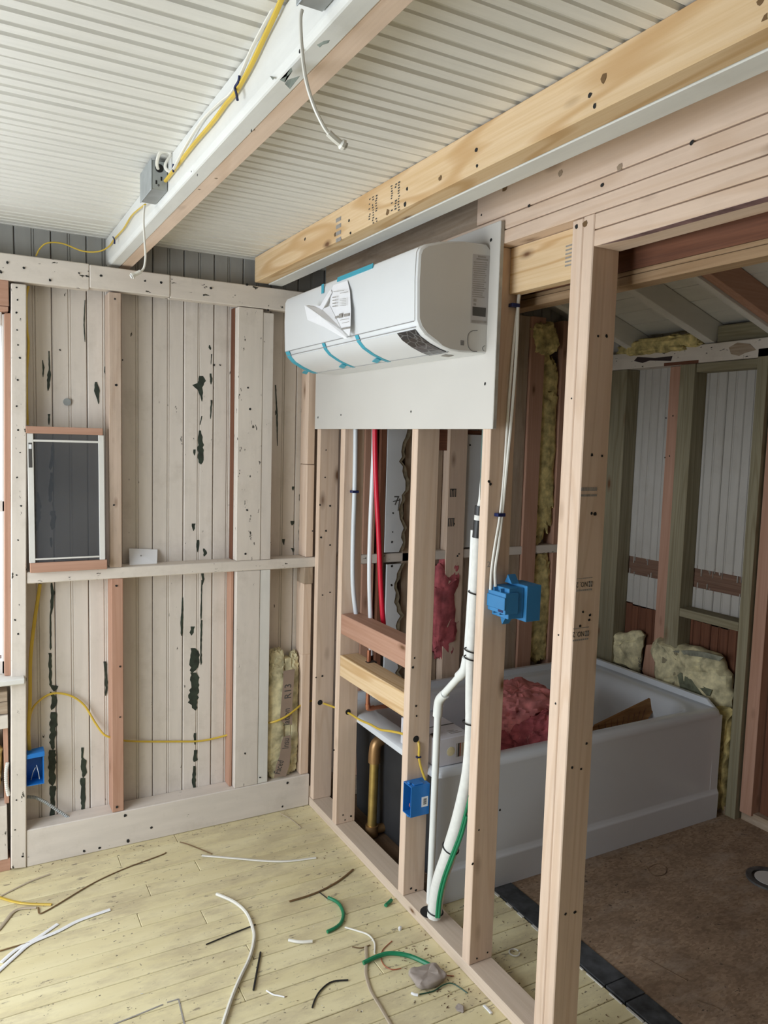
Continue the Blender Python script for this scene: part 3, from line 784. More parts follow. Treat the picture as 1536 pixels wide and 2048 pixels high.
for c0, y0, y1 in ((738, 398, 452), (745, 394, 450), (751, 391, 447), (782, 372, 425), (790, 368, 428), (796, 364, 425)):
    for k in range(11):
        if random.random() < .8: rows.append((c0 + random.uniform(-1, 1), y0 + (y1 - y0) * k / 11, random.uniform(.006, .011), random.uniform(.0028, .0045)))
jstamp(rows, -.2814, mat='ink')

# ================================================================ air conditioner on its drywall backing
dp = thing('drywall_backing', 'drywall backing panel screwed to the studs behind the air conditioner', 'drywall', (-.006, -.65, 1.70))
MB().box(-.0130, -.0006, -1.281, -.012, 1.700, 2.283).build('sheet', M['drywall'], dp, .001)
MB().box(-.0125, -.0010, -1.2835, -1.2812, 1.702, 2.281).build('gypsum_edge', M['gypsum'], dp)
dots(dp, [(682,830),(822,823),(636,835),(970,768),(982,480)], 'x', -.0134, .0045)

AY0, AY1 = -1.2345, -.250
ac = thing('air_conditioner', 'white wall mounted split air conditioner with blue shipping tape', 'air conditioner', (-.13, (AY0+AY1)/2, 1.92))
PROF = [(-.0136, 1.917), (-.0136, 2.217), (-.022, 2.226), (-.10, 2.224), (-.18, 2.212), (-.228, 2.197), (-.244, 2.186), (-.2505, 2.172),
        (-.2525, 2.10), (-.2490, 1.990), (-.240, 1.970), (-.222, 1.952), (-.189, 1.9345), (-.155, 1.922), (-.129, 1.9155), (-.10, 1.914)]
def inset(P, d):
    cx = sum(p[0] for p in P) / len(P); cz = sum(p[1] for p in P) / len(P)
    return [(p[0] + (d if p[0] < -.02 else 0) * (1 if p[0] < cx else -1), p[1] - d * (1 if p[1] > cz else -1) * .8) for p in P]
P1 = inset(PROF, .007); P2 = inset(PROF, .002)
ring = lambda P, y: [V((p[0], y, p[1])) for p in P]
MB().loft([ring(P1, AY0), ring(P2, AY0 + .003), ring(PROF, AY0 + .010), ring(PROF, AY1 - .010), ring(P2, AY1 - .003), ring(P1, AY1)], True, True).build('body', M['plastic'], ac, smooth=True)
# end cover in darker grey to paint in its shade, plus moulded marks
MB().prism(inset(PROF, .0075), 'y', AY0 - .0012, AY0 + .002).build('side_cover', M['plasticgrey'], ac)
def surf(i0, i1, y0, y1, off, th):
    """a sheet wrapped over profile points i0..i1, standing off the casing"""
    pts = PROF[i0:i1+1]; out = []; inn = []
    for k, p in enumerate(pts):
        a = pts[max(k-1, 0)]; c = pts[min(k+1, len(pts)-1)]
        t_ = V((c[0]-a[0], c[1]-a[1])).normalized(); n = V((-t_.y, t_.x))
        if n.x > 0 and k < len(pts)/1 and (n.x > 0 and n.y > 0): n = -n
        if n.dot(V((p[0] + .11, p[1] - 2.07))) < 0: n = -n
        out.append((p[0] + n.x*(off+th), p[1] + n.y*(off+th))); inn.append((p[0] + n.x*off, p[1] + n.y*off))
    b = MB(); vs = []; m_ = len(pts)
    for y_ in (y0, y1): vs += [V((p[0], y_, p[1])) for p in out] + [V((p[0], y_, p[1])) for p in inn]
    fs = []
    for k in range(m_ - 1):
        fs += [(k, k+1, 2*m_+k+1, 2*m_+k), (m_+k, 3*m_+k, 3*m_+k+1, m_+k+1), (k, m_+k, m_+k+1, k+1), (2*m_+k, 2*m_+k+1, 3*m_+k+1, 3*m_+k)]
    fs += [(0, 2*m_, 3*m_, m_), (m_-1, 2*m_-1, 4*m_-1, 3*m_-1)]
    b.add(vs, fs); return b
surf(6, 9, AY0 + .010, AY1 - .008, .0002, .0022).build('front_panel', M['plastic'], ac, smooth=True)
surf(10, 14, AY0 + .030, AY1 - .020, .0002, .0018).build('louver', M['plastic'], ac, smooth=True)
dsp = surf(10, 14, -1.212, -1.112, .0022, .0006); dsp.build('display_window', M['marble'], ac)
surf(14, 15, AY0 + .02, AY1 - .02, .0001, .0004)
for (ya, yb) in ((-.300, -.262), (-.625, -.602), (-.880, -.857)):
    surf(9, 14, ya + (.012 if ya > -.3 else 0), yb, .0024, .0007).build('tape', M['tape'], ac)
    p = PROF[14]; 
    MB().slab([V((p[0]-.028, yb - .005, p[1] + .003)), V((p[0]-.012, yb + .05, p[1] - .0012)), V((p[0]-.03, yb + .052, p[1] + .003)), V((p[0]-.044, yb, p[1] + .0075))], (0, 0, -.002)).build('tape', M['tape'], ac)
MB().slab([V((-.2515, -.72, 2.176)), V((-.2515, -.97, 2.176)), V((-.249, -.97, 2.190)), V((-.249, -.72, 2.190))], (-.0024, 0, .001)).build('tape', M['tape'], ac)
MB().slab([V((-.256, -.602, 2.186)), V((-.256, -.622, 2.186)), V((-.256, -.622, 2.155)), V((-.256, -.602, 2.155))], (-.0006, 0, 0)).build('tape', M['tape'], ac)
# rating label on the end panel
lab = MB().slab([at(*p, 'y', AY0 - .0016) for p in ((946,508),(982,512),(975,650),(941,646))], (0, -.0004, 0)).build('rating_label', M['labelgrey'], ac)
b = MB()
def lrow(x0, y0, x1, y1, h):
    A = at(x0, y0, 'y', AY0 - .0021); B = at(x1, y1, 'y', AY0 - .0021)
    b.slab([A, B, B - V((0, 0, h)), A - V((0, 0, h))], (0, -.0003, 0))
lrow(956, 511, 972, 513, .005); lrow(953, 516, 976, 519, .004)
for k in range(17):
    yy_ = 523 + k * 4.3; x_ = 946 - k * .18
    lrow(x_ + random.uniform(0, 3), yy_, x_ + random.uniform(20, 30), yy_ + 2, .0026)
lrow(947, 597, 953, 598, .008); lrow(947, 606, 952, 607, .006)
lrow(943, 640, 973, 642, .007)
b.build('label_print', M['greyink'], lab)['kind'] = 'stuff'
MB().slab([at(*p, 'y', AY0 - .0021) for p in ((945,613),(972,616),(971,634),(945,631))], (0, -.0004, 0)).build('label_block', M['ink'], lab)
b = MB()
for k in range(3): lrow(947, 616 + k * 5, 947 + (10, 20, 16)[k], 617 + k * 5, .002)
b.build('label_print', M['labelgrey'], lab)['kind'] = 'stuff'
b = MB()
for k in range(5):
    A = at(921, 682 + k * 2, 'y', AY0 - .0014); b.box(A.x, A.x + .012, AY0 - .0018, AY0 - .0012, A.z, A.z + .0016)
cc = [at(*p, 'y', AY0 - .0014) for p in ((955,661),(944,662),(937,668),(935,680),(937,694),(944,702),(954,703))]
b.tube(cc, .0010, 5, 5)
b.tube([at(*p, 'y', AY0 - .0014) for p in ((970,691),(965,695),(966,700),(969,702))], .0008, 5, 4)
b.build('moulded_mark', M['line'], ac)
MB().slab([at(*p, 'z', 1.9135) for p in ((882,712),(890,709),(908,711),(897,714))], (0, 0, -.0006)).build('sticker', M['greyink'], ac)
# thin grey lines along the front panel and louver seams
for (sx_, sz_) in ((-.2515, 1.9885), (-.2455, 1.9735), (-.1345, 1.9145)):
    MB().tube([V((sx_, AY0 + .014, sz_)), V((sx_, AY1 - .012, sz_))], .0013, 6, 1).build('seam', M['seamgrey'], ac)

# leaflet taped to the front
lf = thing('leaflet', 'folded white instruction leaflet taped to the air conditioner front', 'leaflet', at(690, 620, 'x', -.258))
main = [(667,570,-.2565),(695,561,-.2565),(700,582,-.262),(702,620,-.268),(701,656,-.270),(699,673,-.272),(690,664,-.270),(681,654,-.268),(668,632,-.264),(660,610,-.262),(662,582,-.258)]
sheet = MB().slab([at(p[0], p[1], 'x', p[2]) for p in main], (-.0004, 0, 0)).build('sheet', M['paper'], lf)
flp = [(609,611,-.31),(640,632,-.30),(685,662,-.272),(695,677,-.27),(690,678,-.272),(650,655,-.295),(615,640,-.31)]
MB().slab([at(p[0], p[1], 'x', p[2]) for p in flp], (-.0004, 0, .0002)).build('flap', M['paper'], lf)
inn = [(612,611,-.308),(618,610,-.295),(644,618,-.275),(660,612,-.264),(682,656,-.27),(640,631,-.298)]
MB().slab([at(p[0], p[1], 'x', p[2]) for p in inn], (-.0004, 0, 0)).build('flap', M['paper'], lf)
MB().slab([at(p[0], p[1], 'x', p[2]) for p in ((618,609,-.29),(640,612,-.28),(661,578,-.262),(664,585,-.262),(645,620,-.276))], (-.0004, 0, 0)).build('flap', M['paper'], lf)
b = MB()
def prow(x0, y0, x1, y1, h, xx=-.272):
    A = at(x0, y0, 'x', xx); B = at(x1, y1, 'x', xx); b.slab([A, B, B - V((0, 0, h)), A - V((0, 0, h))], (-.0004, 0, 0))
for k, (x0, x1) in enumerate(((667,688),(680,696))): prow(x0, 583 + k*3, x1, 580 + k*3, .0016)
for k in range(4): prow(665, 594 + k*6, 672, 593 + k*6, .003)
for k in range(5): prow(679, 598 + k*3.2, 692, 597 + k*3.2, .0011)
prow(678, 628, 684, 626, .014); prow(688, 628, 698, 626, .009); prow(670, 633, 676, 631, .007); prow(683, 656, 700, 653, .006); prow(680, 640, 697, 637, .0012); prow(684, 646, 698, 643, .0012)
b.build('print', M['greyink'], sheet)

# ================================================================ wiring on the beam
def cable(name, label, pts, r, mat, cat='cable', group=None, n=8, fl=1.0, sub=6, parent=None, up=(0, 0, 1)):
    o = MB().tube(pts, r, n, sub, fl, up).build(name, M[mat], parent, smooth=True, origin=pts[0])
    if parent is None: tagit(o, label, cat, group)
    return o
X1 = -.862
pA = [at(72, 512, 'y', .03), at(80, 497, 'y', .03), at(95, 486, 'y', .02), at(125, 487, 'y', .02), at(165, 502, 'y', .01), at(197, 503, 'y', -.01), at(218, 493, 'x', X1), at(229, 478, 'x', X1), at(248, 457, 'x', X1), at(265, 430, 'x', X1), at(290, 409, 'x', X1 - .008)]
cable('electrical_cable', 'yellow cable running from the back wall to the grey box on the beam', pA, .0045, 'yellow', fl=.6)
pB = [at(331, 362, 'x', X1), at(352, 335, 'x', X1), at(385, 292, 'x', X1), at(425, 245, 'x', X1), at(452, 208, 'x', X1), at(472, 184, 'x', X1), at(500, 135, 'x', X1), at(530, 72, 'x', X1), at(552, 25, 'x', X1 - .002), at(580, -40, 'x', X1 - .002), at(620, -110, 'x', X1)]
cable('electrical_cable', 'yellow cable stapled along the white ceiling beam between the grey boxes', pB, .0052, 'yellow', fl=.8)
pC = [at(347, 338, 'x', X1 - .012), at(372, 292, 'x', X1 - .004), at(405, 240, 'x', X1), at(440, 205, 'x', X1), at(468, 178, 'x', X1), at(505, 95, 'x', X1), at(545, 20, 'x', X1), at(590, -60, 'x', X1)]
cable('electrical_cable', 'pale cable lying behind the yellow cable on the white beam', pC, .0038, 'whitec', fl=.6)
def jbox(name, label, y0, y1, group):
    t_ = thing(name, label, 'junction box', (-.877, (y0+y1)/2, 2.306), group)
    box('body', -.896, -.8545, y0, y1, 2.306, 2.381, M['steel'], t_, .002)
    b = MB()
    for (u, w_) in ((.3, .25), (.62, .40)):
        xx = -.896 + .041 * u; zz_ = 2.306 + .075 * w_; b.box(xx - .0022, xx + .0022, y0 - .0006, y0 + .001, zz_ - .005, zz_ + .005)
    b.build('slot', M['steel_d'], t_)
    MB().disc(V((-.876, y0 - .0002, 2.362)), .011, (0, -1, 0), 16, .001).build('knockout', M['steel_d'], t_)
    MB().disc(V((-.878, y0 - .0002, 2.318)), .003, (0, -1, 0), 8, .001).build('screw', M['line'], t_)
    box('cover_lip', -.898, -.8955, y0 - .002, y1 + .002, 2.304, 2.383, M['steel'], t_, .0008)
    return t_
jbox('junction_box', 'grey steel box on the beam with a looped white lead at its top', -.925, -.785, 'steel boxes on the white beam')
jbox('junction_box', 'grey steel box cut off by the top edge of the photo', -2.08, -1.935, 'steel boxes on the white beam')
pl_ = [V((-.876, -.926, 2.362)), V((-.880, -.945, 2.376)), V((-.874, -.965, 2.386)), V((-.868, -.985, 2.382)), V((-.866, -.975, 2.360)), V((-.862, -.985, 2.348)), V((-.858, -1.01, 2.352))]
pl_ = [at(316, 338, 'y', -.928), at(314, 325, 'y', -.945), at(320, 306, 'y', -.960), at(335, 303, 'y', -.965), at(341, 310, 'y', -.968), at(332, 325, 'y', -.97), at(331, 336, 'y', -.972), at(340, 343, 'y', -.98), at(348, 338, 'y', -.985)]
cable('lead_loop', 'short looped white lead entering the grey steel box', pl_, .0042, 'whitec', 'cable', fl=.6)
def pigtail(label, pts, conn):
    t_ = thing('pigtail_lead', label, 'cable', pts[0], 'hanging white leads')
    MB().tube(pts, .0030, 8, 6).build('lead', M['whitec'], t_, smooth=True)
    MB().tube(conn, lambda q: .0055 if q < .7 else .0085, 8, 3).build('connector', M['whitec'], t_, smooth=True)
    MB().tube([conn[-1], conn[-1] + (conn[-1] - conn[-2]).normalized() * .004], .006, 8, 1).build('socket', M['plasticgrey'], t_)
yq = -.80
pigtail('thin white lead hanging from the grey box over the back wall', [at(289, 411, 'y', yq), at(287, 440, 'y', yq), at(289, 480, 'y', yq), at(291, 512, 'y', yq), at(288, 535, 'y', yq), at(280, 544, 'y', yq)], [at(281, 543, 'y', yq), at(272, 548, 'y', yq), at(264, 552, 'y', yq)])
yq = -1.955
pigtail('thick white lead hanging from the box at the top edge of the photo', [at(604, 20, 'y', yq), at(601, 40, 'y', yq), at(604, 100, 'y', yq), at(612, 160, 'y', yq), at(628, 212, 'y', yq), at(646, 250, 'y', yq), at(658, 268, 'y', yq)], [at(657, 266, 'y', yq), at(670, 278, 'y', yq), at(680, 286, 'y', yq), at(688, 291, 'y', yq)])
def staple(pts, plane, label=None, r=.0028):
    o = MB().tube([at(p[0], p[1], plane[0], plane[1]) for p in pts], r, 6, 4).build('cable_staple', M['staple'], None, smooth=True)
    tagit(o, label, 'staple', 'blue cable staples'); return o
staple([(479,151),(477,163),(470,175),(473,188),(475,200)], ('x', X1 - .006), 'dark blue staple on the beam below the upper grey box')
staple([(226,474),(229,480),(229,488)], ('x', X1 - .006), 'dark blue staple at the wall end of the white beam')
staple([(347,328),(346,338),(347,343)], ('x', X1 - .006), 'dark blue staple just right of the looped lead')

# ================================================================ back wall fittings
scn = thing('window_screen', 'small insect screen leaning on the rail by the window', 'window screen', (-1.01, -.01, 1.139))
SZ0, SZ1 = 1.1395, 1.675
x0, x1 = -1.142, -.878
lean = lambda z: -.026 + (z - SZ0) / (SZ1 - SZ0) * .020
def sbar(name, xa, xb, za, zb, mat, dy=0., th=.014):
    ya, yb = lean(za) + dy, lean(zb) + dy
    vs = [(xa, ya, za), (xb, ya, za), (xb, ya + th, za), (xa, ya + th, za), (xa, yb, zb), (xb, yb, zb), (xb, yb + th, zb), (xa, yb + th, zb)]
    MB().add(vs, [(3,2,1,0),(4,5,6,7),(0,1,5,4),(1,2,6,5),(2,3,7,6),(3,0,4,7)]).build(name, mat, scn, .0012)
sbar('wood_bar', x0 - .004, x1 - .004, SZ1 - .026, SZ1, M['fir_x'], -.003, .022)
sbar('wood_bar', x0 + .002, x1 + .006, SZ0, SZ0 + .036, M['fir_x'], -.003, .022)
sbar('side_frame', x0, x0 + .020, SZ0 + .036, SZ1 - .026, M['white_z'])
sbar('side_frame', x1 - .020, x1, SZ0 + .036, SZ1 - .026, M['white_z'])
sbar('cross_bar', x0 + .02, x1 - .02, SZ1 - .056, SZ1 - .048, M['white_x'])
sbar('cross_bar', x0 + .02, x1 - .02, SZ0 + .046, SZ0 + .052, M['white_x'])
sbar('mesh', x0 + .016, x1 - .016, SZ0 + .03, SZ1 - .02, M['mesh'], .006, .0008)
sbar('sticker', x0 + .003, x0 + .015, SZ1 - .15, SZ1 - .06, M['ink'], -.0012, .001)
sbar('sticker', x0 + .004, x0 + .014, SZ1 - .082, SZ1 - .066, M['paper'], -.0022, .001)
cd = thing('card', 'white paper card standing on the rail', 'card', at(287, 1128, 'y', .05))
MB().slab([at(p[0], p[1], 'y', yv) for p, yv in (((258,1097), .082), ((315,1099), .082), ((314,1127), .045), ((259,1131), .045))], (0, .0008, 0)).build('sheet', M['paper'], cd)
dots(cd, [(282,1111),(283,1122)], 'y', .056, .003, 'greyink', 'print')
def bluebox(name, label, x0, x1, y0, y1, z0, z1, openax):
    t_ = thing(name, label, 'electrical box', ((x0+x1)/2, (y0+y1)/2, z0), 'blue electrical boxes')
    w = .0028; b = MB()
    if openax == '-x':
        b.box(x0, x1, y0, y0 + w, z0, z1); b.box(x0, x1, y1 - w, y1, z0, z1); b.box(x0, x1, y0 + w, y1 - w, z0, z0 + w); b.box(x0, x1, y0 + w, y1 - w, z1 - w, z1); b.box(x1 - w, x1, y0 + w, y1 - w, z0 + w, z1 - w)
    if openax == '-y':
        b.box(x0, x0 + w, y0, y1, z0, z1); b.box(x1 - w, x1, y0, y1, z0, z1); b.box(x0 + w, x1 - w, y0, y1, z0, z0 + w); b.box(x0 + w, x1 - w, y0, y1, z1 - w, z1); b.box(x0 + w, x1 - w, y1 - w, y1, z0 + w, z1 - w)
    b.build('shell', M['bluebox'], t_); return t_
e1 = bluebox('electrical_box', 'blue box with bare wires beside the left corner post', -1.164, -1.100, .004, .075, .318, .428, '-y')
MB().slab([V((-1.166, .001, .425)), V((-1.098, .001, .428)), V((-1.098, .003, .446)), V((-1.166, .003, .440))], (0, .05, 0)).build('top_bracket', M['bluebox'], e1)
for pts in (([at(62,1560,'y',.03), at(66,1545,'y',.02), at(71,1535,'y',.015)]), ([at(73,1530,'y',.02), at(77,1545,'y',.012), at(79,1558,'y',.01)])):
    MB().tube(pts, .0016, 6, 4).build('wire', M['steel'], e1)
pD = [at(57, 572, 'y', .05), at(52, 600, 'y', .06), at(54, 660, 'y', .07), at(57, 690, 'y', .075), at(53, 760, 'y', .075), at(55, 850, 'y', .075)]
cable('electrical_cable', 'yellow cable running down the corner post above the screen', pD, .0045, 'yellow')
pE = [at(80, 1168, 'y', .07), at(77, 1190, 'y', .07), at(68, 1250, 'y', .07), at(61, 1320, 'y', .065), at(60, 1400, 'y', .05), at(57, 1460, 'y', .04), at(60, 1512, 'y', .05)]
cable('electrical_cable', 'thick yellow cable dropping below the rail to the blue wall box', pE, .0065, 'yellow', fl=.6)
pF = [at(57, 1470, 'y', .035), at(62, 1425, 'y', .06), at(78, 1402, 'y', .075), at(105, 1387, 'y', .078), at(140, 1391, 'y', .075), at(168, 1410, 'y', .075), at(190, 1445, 'y', .07), at(205, 1466, 'y', .055), at(218, 1474, 'y', .05), at(245, 1481, 'y', .06), at(290, 1483, 'y', .08), at(350, 1483, 'y', .083), at(400, 1482, 'y', .083), at(440, 1474, 'y', .075), at(464, 1467, 'y', .06)]
cable('electrical_cable', 'yellow cable arching across the lower back wall through the red stud', pF, .0042, 'yellow')
pG = [at(531, 1446, 'y', .03), at(550, 1443, 'y', .006), at(572, 1433, 'y', .0), at(590, 1420, 'y', .008), at(601, 1411, 'y', .02), at(622, 1402, 'y', .03), at(640, 1405, 'x', .045), at(662, 1412, 'x', .045), at(697, 1426, 'x', .045), at(720, 1440, 'x', .045), at(741, 1449, 'x', .045), at(760, 1459, 'x', .045), at(785, 1463, 'x', .045), at(806, 1468, 'x', .045), at(832, 1478, 'x', .045), at(838, 1492, 'y', Y3 - .006), at(838, 1515, 'y', Y3 - .006), at(843, 1538, 'y', Y3 - .012), at(851, 1560, 'y', Y3 - .025)]
cable('electrical_cable', 'yellow cable through the partition studs to the blue outlet box', pG, .0045, 'yellow', sub=5)
o = MB().box(-.0, .018, Y3 - .012, Y3 - .0006, .523, .5285).build('cable_staple', M['staple'], None, .001); 
o.location = at(837, 1514, 'y', Y3 - .0066); tagit(o, 'dark blue staple over the yellow cable above the outlet box', 'staple', 'blue cable staples')
# armoured cable in the corner
pH = [at(54, 1594, 'y', .05), at(70, 1595, 'y', .05), at(90, 1604, 'y', .05), at(110, 1617, 'y', .05), at(130, 1630, 'y', .05), at(145, 1641, 'y', .045)]
t_ = thing('armoured_cable', 'stub of ribbed steel armoured cable above the sole plate', 'cable', pH[0])
MB().tube(pH, lambda q: .0062 + .0011 * math.sin(q * 190), 8, 22).build('armour', M['steel'], t_)
MB().tube([pH[-1], at(152, 1646, 'y', .04)], .003, 6, 1).build('wire', M['brownwire'], t_)
pI = [at(15, 1525, 'y', .02), at(12, 1545, 'y', .004), at(13, 1570, 'y', .0), at(17, 1590, 'y', .01)]
t_ = thing('armoured_cable', 'short white ribbed conduit over the yellow batt at the far left', 'cable', pI[0])
MB().tube(pI, lambda q: .0065 + .0013 * math.sin(q * 120), 8, 18).build('armour', M['white_z'], t_)
# insulation batt with printed facing
bt = thing('insulation_batt', 'cream fibreglass batt with torn printed brown facing in the corner bay', 'insulation', (-.11, .04, .147))
zb0, zb1 = .150, .715
blob('batt', (-.153, .054, (zb0+zb1)/2), (.082, .064, zb1 - zb0), M['pins'], bt, .10, 5, 11, 60, 90, pw=.35)
blob('batt', (-.066, .058, (zb0+zb1)/2), (.040, .056, zb1 - zb0 - .02), M['pins'], bt, .10, 6, 12, 48, 90, pw=.35)
box('batt_core', -.115, -.084, .03, .085, zb0, zb1 - .03, M['pins'], bt)
yk = .008
kr = [(567,1342),(590,1338),(588,1360),(585,1400),(584,1450),(569,1447),(560,1440),(563,1400),(566,1370)]
kp = MB().slab([at(p[0], p[1], 'y', yk) for p in kr], (0, .001, 0)).build('facing', M['kraft'], bt)
kr2 = [(566,1474),(581,1470),(582,1500),(579,1530),(572,1552),(548,1556),(552,1532),(560,1510),(562,1490)]
kp2 = MB().slab([at(p[0], p[1], 'y', yk) for p in kr2], (0, .001, 0)).build('facing', M['kraft'], bt)
text('print', 'R13', .046, M['ink'], kp, at(582, 1397, 'y', yk - .0006), (0, 0, 1), (-1, 0, 0), sx=.95)
text('print', 'lation', .044, M['ink'], kp, at(579, 1450, 'y', yk - .0006), (0, 0, 1), (-1, 0, 0), sx=.8)
text('print', 'Insu', .044, M['ink'], kp2, at(577, 1497, 'y', yk - .0006), (.03, 0, 1), (-1, 0, .03), sx=.68)
text('print', 'Faced', .044, M['ink'], kp2, at(559, 1549, 'y', yk - .0006), (.33, 0, 1), (-1, 0, .33), sx=.62)

# ================================================================ plumbing in the partition
yp = -.42
def pipe(name, label, pts, r, mat, cat='pipe', group=None, sub=5):
    return cable(name, label, pts, r, mat, cat, group, n=12, sub=sub)
pipe('water_pipe', 'bright red plastic water pipe behind the second stud', [at(749, 640, 'y', yp), at(750, 870, 'y', yp), at(752, 960, 'y', yp), at(757, 1060, 'y', yp), at(762, 1180, 'y', yp), at(768, 1265, 'y', yp), at(769, 1290, 'y', yp)], .0105, 'red')
pipe('water_pipe', 'white plastic water pipe beside the red one', [at(751, 640, 'y', yp + .03), at(748, 880, 'y', yp + .03), at(744, 980, 'y', yp + .03), at(740, 1080, 'y', yp + .03), at(739, 1160, 'y', yp + .03), at(741, 1240, 'y', yp + .03), at(742, 1310, 'y', yp + .03)], .0095, 'pexw')
t_ = pipe('water_pipe', 'translucent white pipe clipped to the second stud', [at(712, 640, 'y', Y2 - .012), at(711, 870, 'y', Y2 - .012), at(709, 985, 'y', Y2 - .012), at(706, 1080, 'y', Y2 - .015), at(706, 1170, 'y', Y2 - .018), at(713, 1235, 'y', Y2 - .022), at(718, 1262, 'y', Y2 - .025)], .0095, 'pexc')
b = MB(); b.box(.028, .058, Y2 - .024, Y2 - .0006, 1.444, 1.454); o = b.build('cable_staple', M['staple'], None, .001); tagit(o, 'dark clip holding the translucent pipe to the stud', 'staple', 'blue cable staples')
cp = thing('copper_stub', 'copper pipe elbow below the yellow blocking', 'pipe', at(735, 1420, 'y', yp))
c0, c1, c2 = at(738, 1300, 'y', yp), at(735, 1418, 'y', yp), at(780, 1411, 'y', yp)
MB().tube([c0, c1], .0085, 12, 1).build('riser', M['copper'], cp, smooth=True)
MB().tube([c1, c2 + V((.05, 0, 0))], .0085, 12, 1).build('stub', M['copper'], cp, smooth=True)
MB().tube([c1 + V((0, 0, .022)), c1 + V((.003, 0, .004)), c1 + V((.010, 0, .0)), c1 + V((.030, 0, .001))], .0105, 12, 4).build('elbow', M['copper'], cp, smooth=True)
box('clip', c0.x - .012, c0.x + .03, yp - .015, yp + .01, at(745,1330,'y',yp).z, at(745,1322,'y',yp).z, M['black'], cp)
# condensate pipe
X5 = .066
t_ = thing('condensate_pipe', 'white plastic drain pipe with elbows rising from the sole plate', 'pipe', at(858, 1800, 'x', X5))
a0, a1 = at(859, 1818, 'x', X5), at(876, 1415, 'x', X5)
MB().tube([a0, a1], .0125, 14, 1).build('pipe', M['pvc'], t_, smooth=True)
MB().tube([at(875, 1432, 'x', X5), at(877, 1408, 'x', X5), at(881, 1397, 'x', X5), at(890, 1388, 'x', X5)], .0165, 14, 5).build('elbow', M['pvc'], t_, smooth=True)
MB().tube([at(884, 1392, 'x', X5), at(926, 1345, 'x', X5)], .0125, 14, 1).build('pipe', M['pvc'], t_, smooth=True)
MB().tube([at(918, 1353, 'x', X5), at(928, 1342, 'x', X5), at(932, 1328, 'x', X5), at(934, 1315, 'x', X5)], .0165, 14, 5).build('elbow', M['pvc'], t_, smooth=True)
MB().tube([at(934, 1322, 'x', X5), at(945, 1150, 'x', X5), at(949, 1060, 'x', X5)], .0125, 14, 1).build('pipe', M['pvc'], t_, smooth=True)
# refrigerant lines
XL5 = .028
ls = thing('refrigerant_line', 'white insulated refrigerant line with a green stripe and black ties', 'pipe', at(868, 1830, 'x', XL5))
lp = [(869,1832),(872,1800),(880,1760),(897,1710),(912,1660),(926,1600),(936,1540),(940,1470),(940,1400),(941,1330),(945,1260),(951,1150),(955,1070)]
LP = [at(p[0], p[1], 'x', XL5) for p in lp]
MB().tube(LP, lambda q: .0255 if q < .3 else .0255 - .0105 * min(1, (q - .3) * 3), 14, 5).build('insulation', M['lineset'], ls, smooth=True)
gp = [at(p[0], p[1], 'x', XL5 - .0235) for p in ((873,1835),(877,1795),(886,1757),(901,1716),(918,1672),(930,1630),(940,1590))]
MB().tube(gp, .0048, 8, 5).build('green_wire', M['green'], ls, smooth=True)
gp = [at(p[0], p[1], 'x', XL5 - .0225) for p in ((878,1835),(882,1795),(891,1757),(906,1716),(923,1672),(934,1632))]
MB().tube(gp, .0048, 8, 5).build('green_wire', M['green'], ls, smooth=True)
def tie(i, f, r, off=0):
    c = LP[i].lerp(LP[i+1], f) + V((off, 0, 0)); d = (LP[i+1] - LP[i]).normalized(); a = d.orthogonal().normalized(); e = d.cross(a)
    pts = [c + a * math.cos(q) * r + e * math.sin(q) * r + d * (.004 * math.sin(q)) for q in [2 * math.pi * k / 18 for k in range(19)]]
    MB().tube(pts, .0024, 6, 1).build('tie', M['black'], ls, smooth=True)
tie(0, .35, .0275); tie(3, .3, .0275)
tie(7, .35, .0235); tie(9, .2, .021); tie(9, .42, .021); tie(11, -.45, .019)
MB().tube([at(955, 1075, 'x', XL5), at(958, 1040, 'x', XL5)], .0165, 12, 1).build('black_tape', M['black'], ls, smooth=True)
MB().tube([at(958, 1040, 'x', XL5), at(959, 1030, 'x', XL5)], .0155, 12, 1).build('wrap', M['lineset'], ls, smooth=True)
MB().tube([at(959, 1030, 'x', XL5), at(960, 1012, 'x', XL5)], .0160, 12, 1).build('black_tape', M['black'], ls, smooth=True)
MB().tube([at(960, 1012, 'x', XL5), at(964, 990, 'x', XL5), at(970, 900, 'x', XL5), at(972, 800, 'x', XL5)], .0095, 12, 3).build('wrap', M['lineset'], ls, smooth=True)
MB().tube([at(962, 1000, 'x', XL5 - .012), at(963, 930, 'x', XL5 - .012), at(966, 860, 'x', XL5 - .012), at(968, 800, 'x', XL5 - .01)], .0035, 6, 3).build('green_wire', M['dgreen'], ls, smooth=True)
# outlet box on the third stud
e2 = bluebox('electrical_box', 'blue outlet box with a barcode sticker on the third stud', -.013, .062, Y3 - .055, Y3 - .0008, .358, .468, '-x')
s_ = at(846, 1600, 'y', Y3 - .0556)
st = MB().box(.030, .056, Y3 - .0560, Y3 - .0552, .388, .424).build('sticker', M['paper'], e2)
b = MB()
for k in range(6): b.box(.037, .050, Y3 - .0563, Y3 - .0560, .396 + k*.0038, .3985 + k*.0038)
b.build('barcode', M['ink'], st)
MB().tube([V((.04, Y3 - .02, .39)), V((.0, Y3 - .03, .385)), V((-.006, Y3 - .035, .40))], .0016, 6, 4).build('wire', M['pinkl'], e2)
box('clamp', .0, .04, Y3 - .050, Y3 - .010, .468, .472, M['bluebox'], e2)
box('ear', -.011, -.004, Y3 - .035, Y3 - .022, .468, .476, M['bluebox'], e2); box('ear', -.011, -.004, Y3 - .035, Y3 - .022, .350, .358, M['bluebox'], e2)
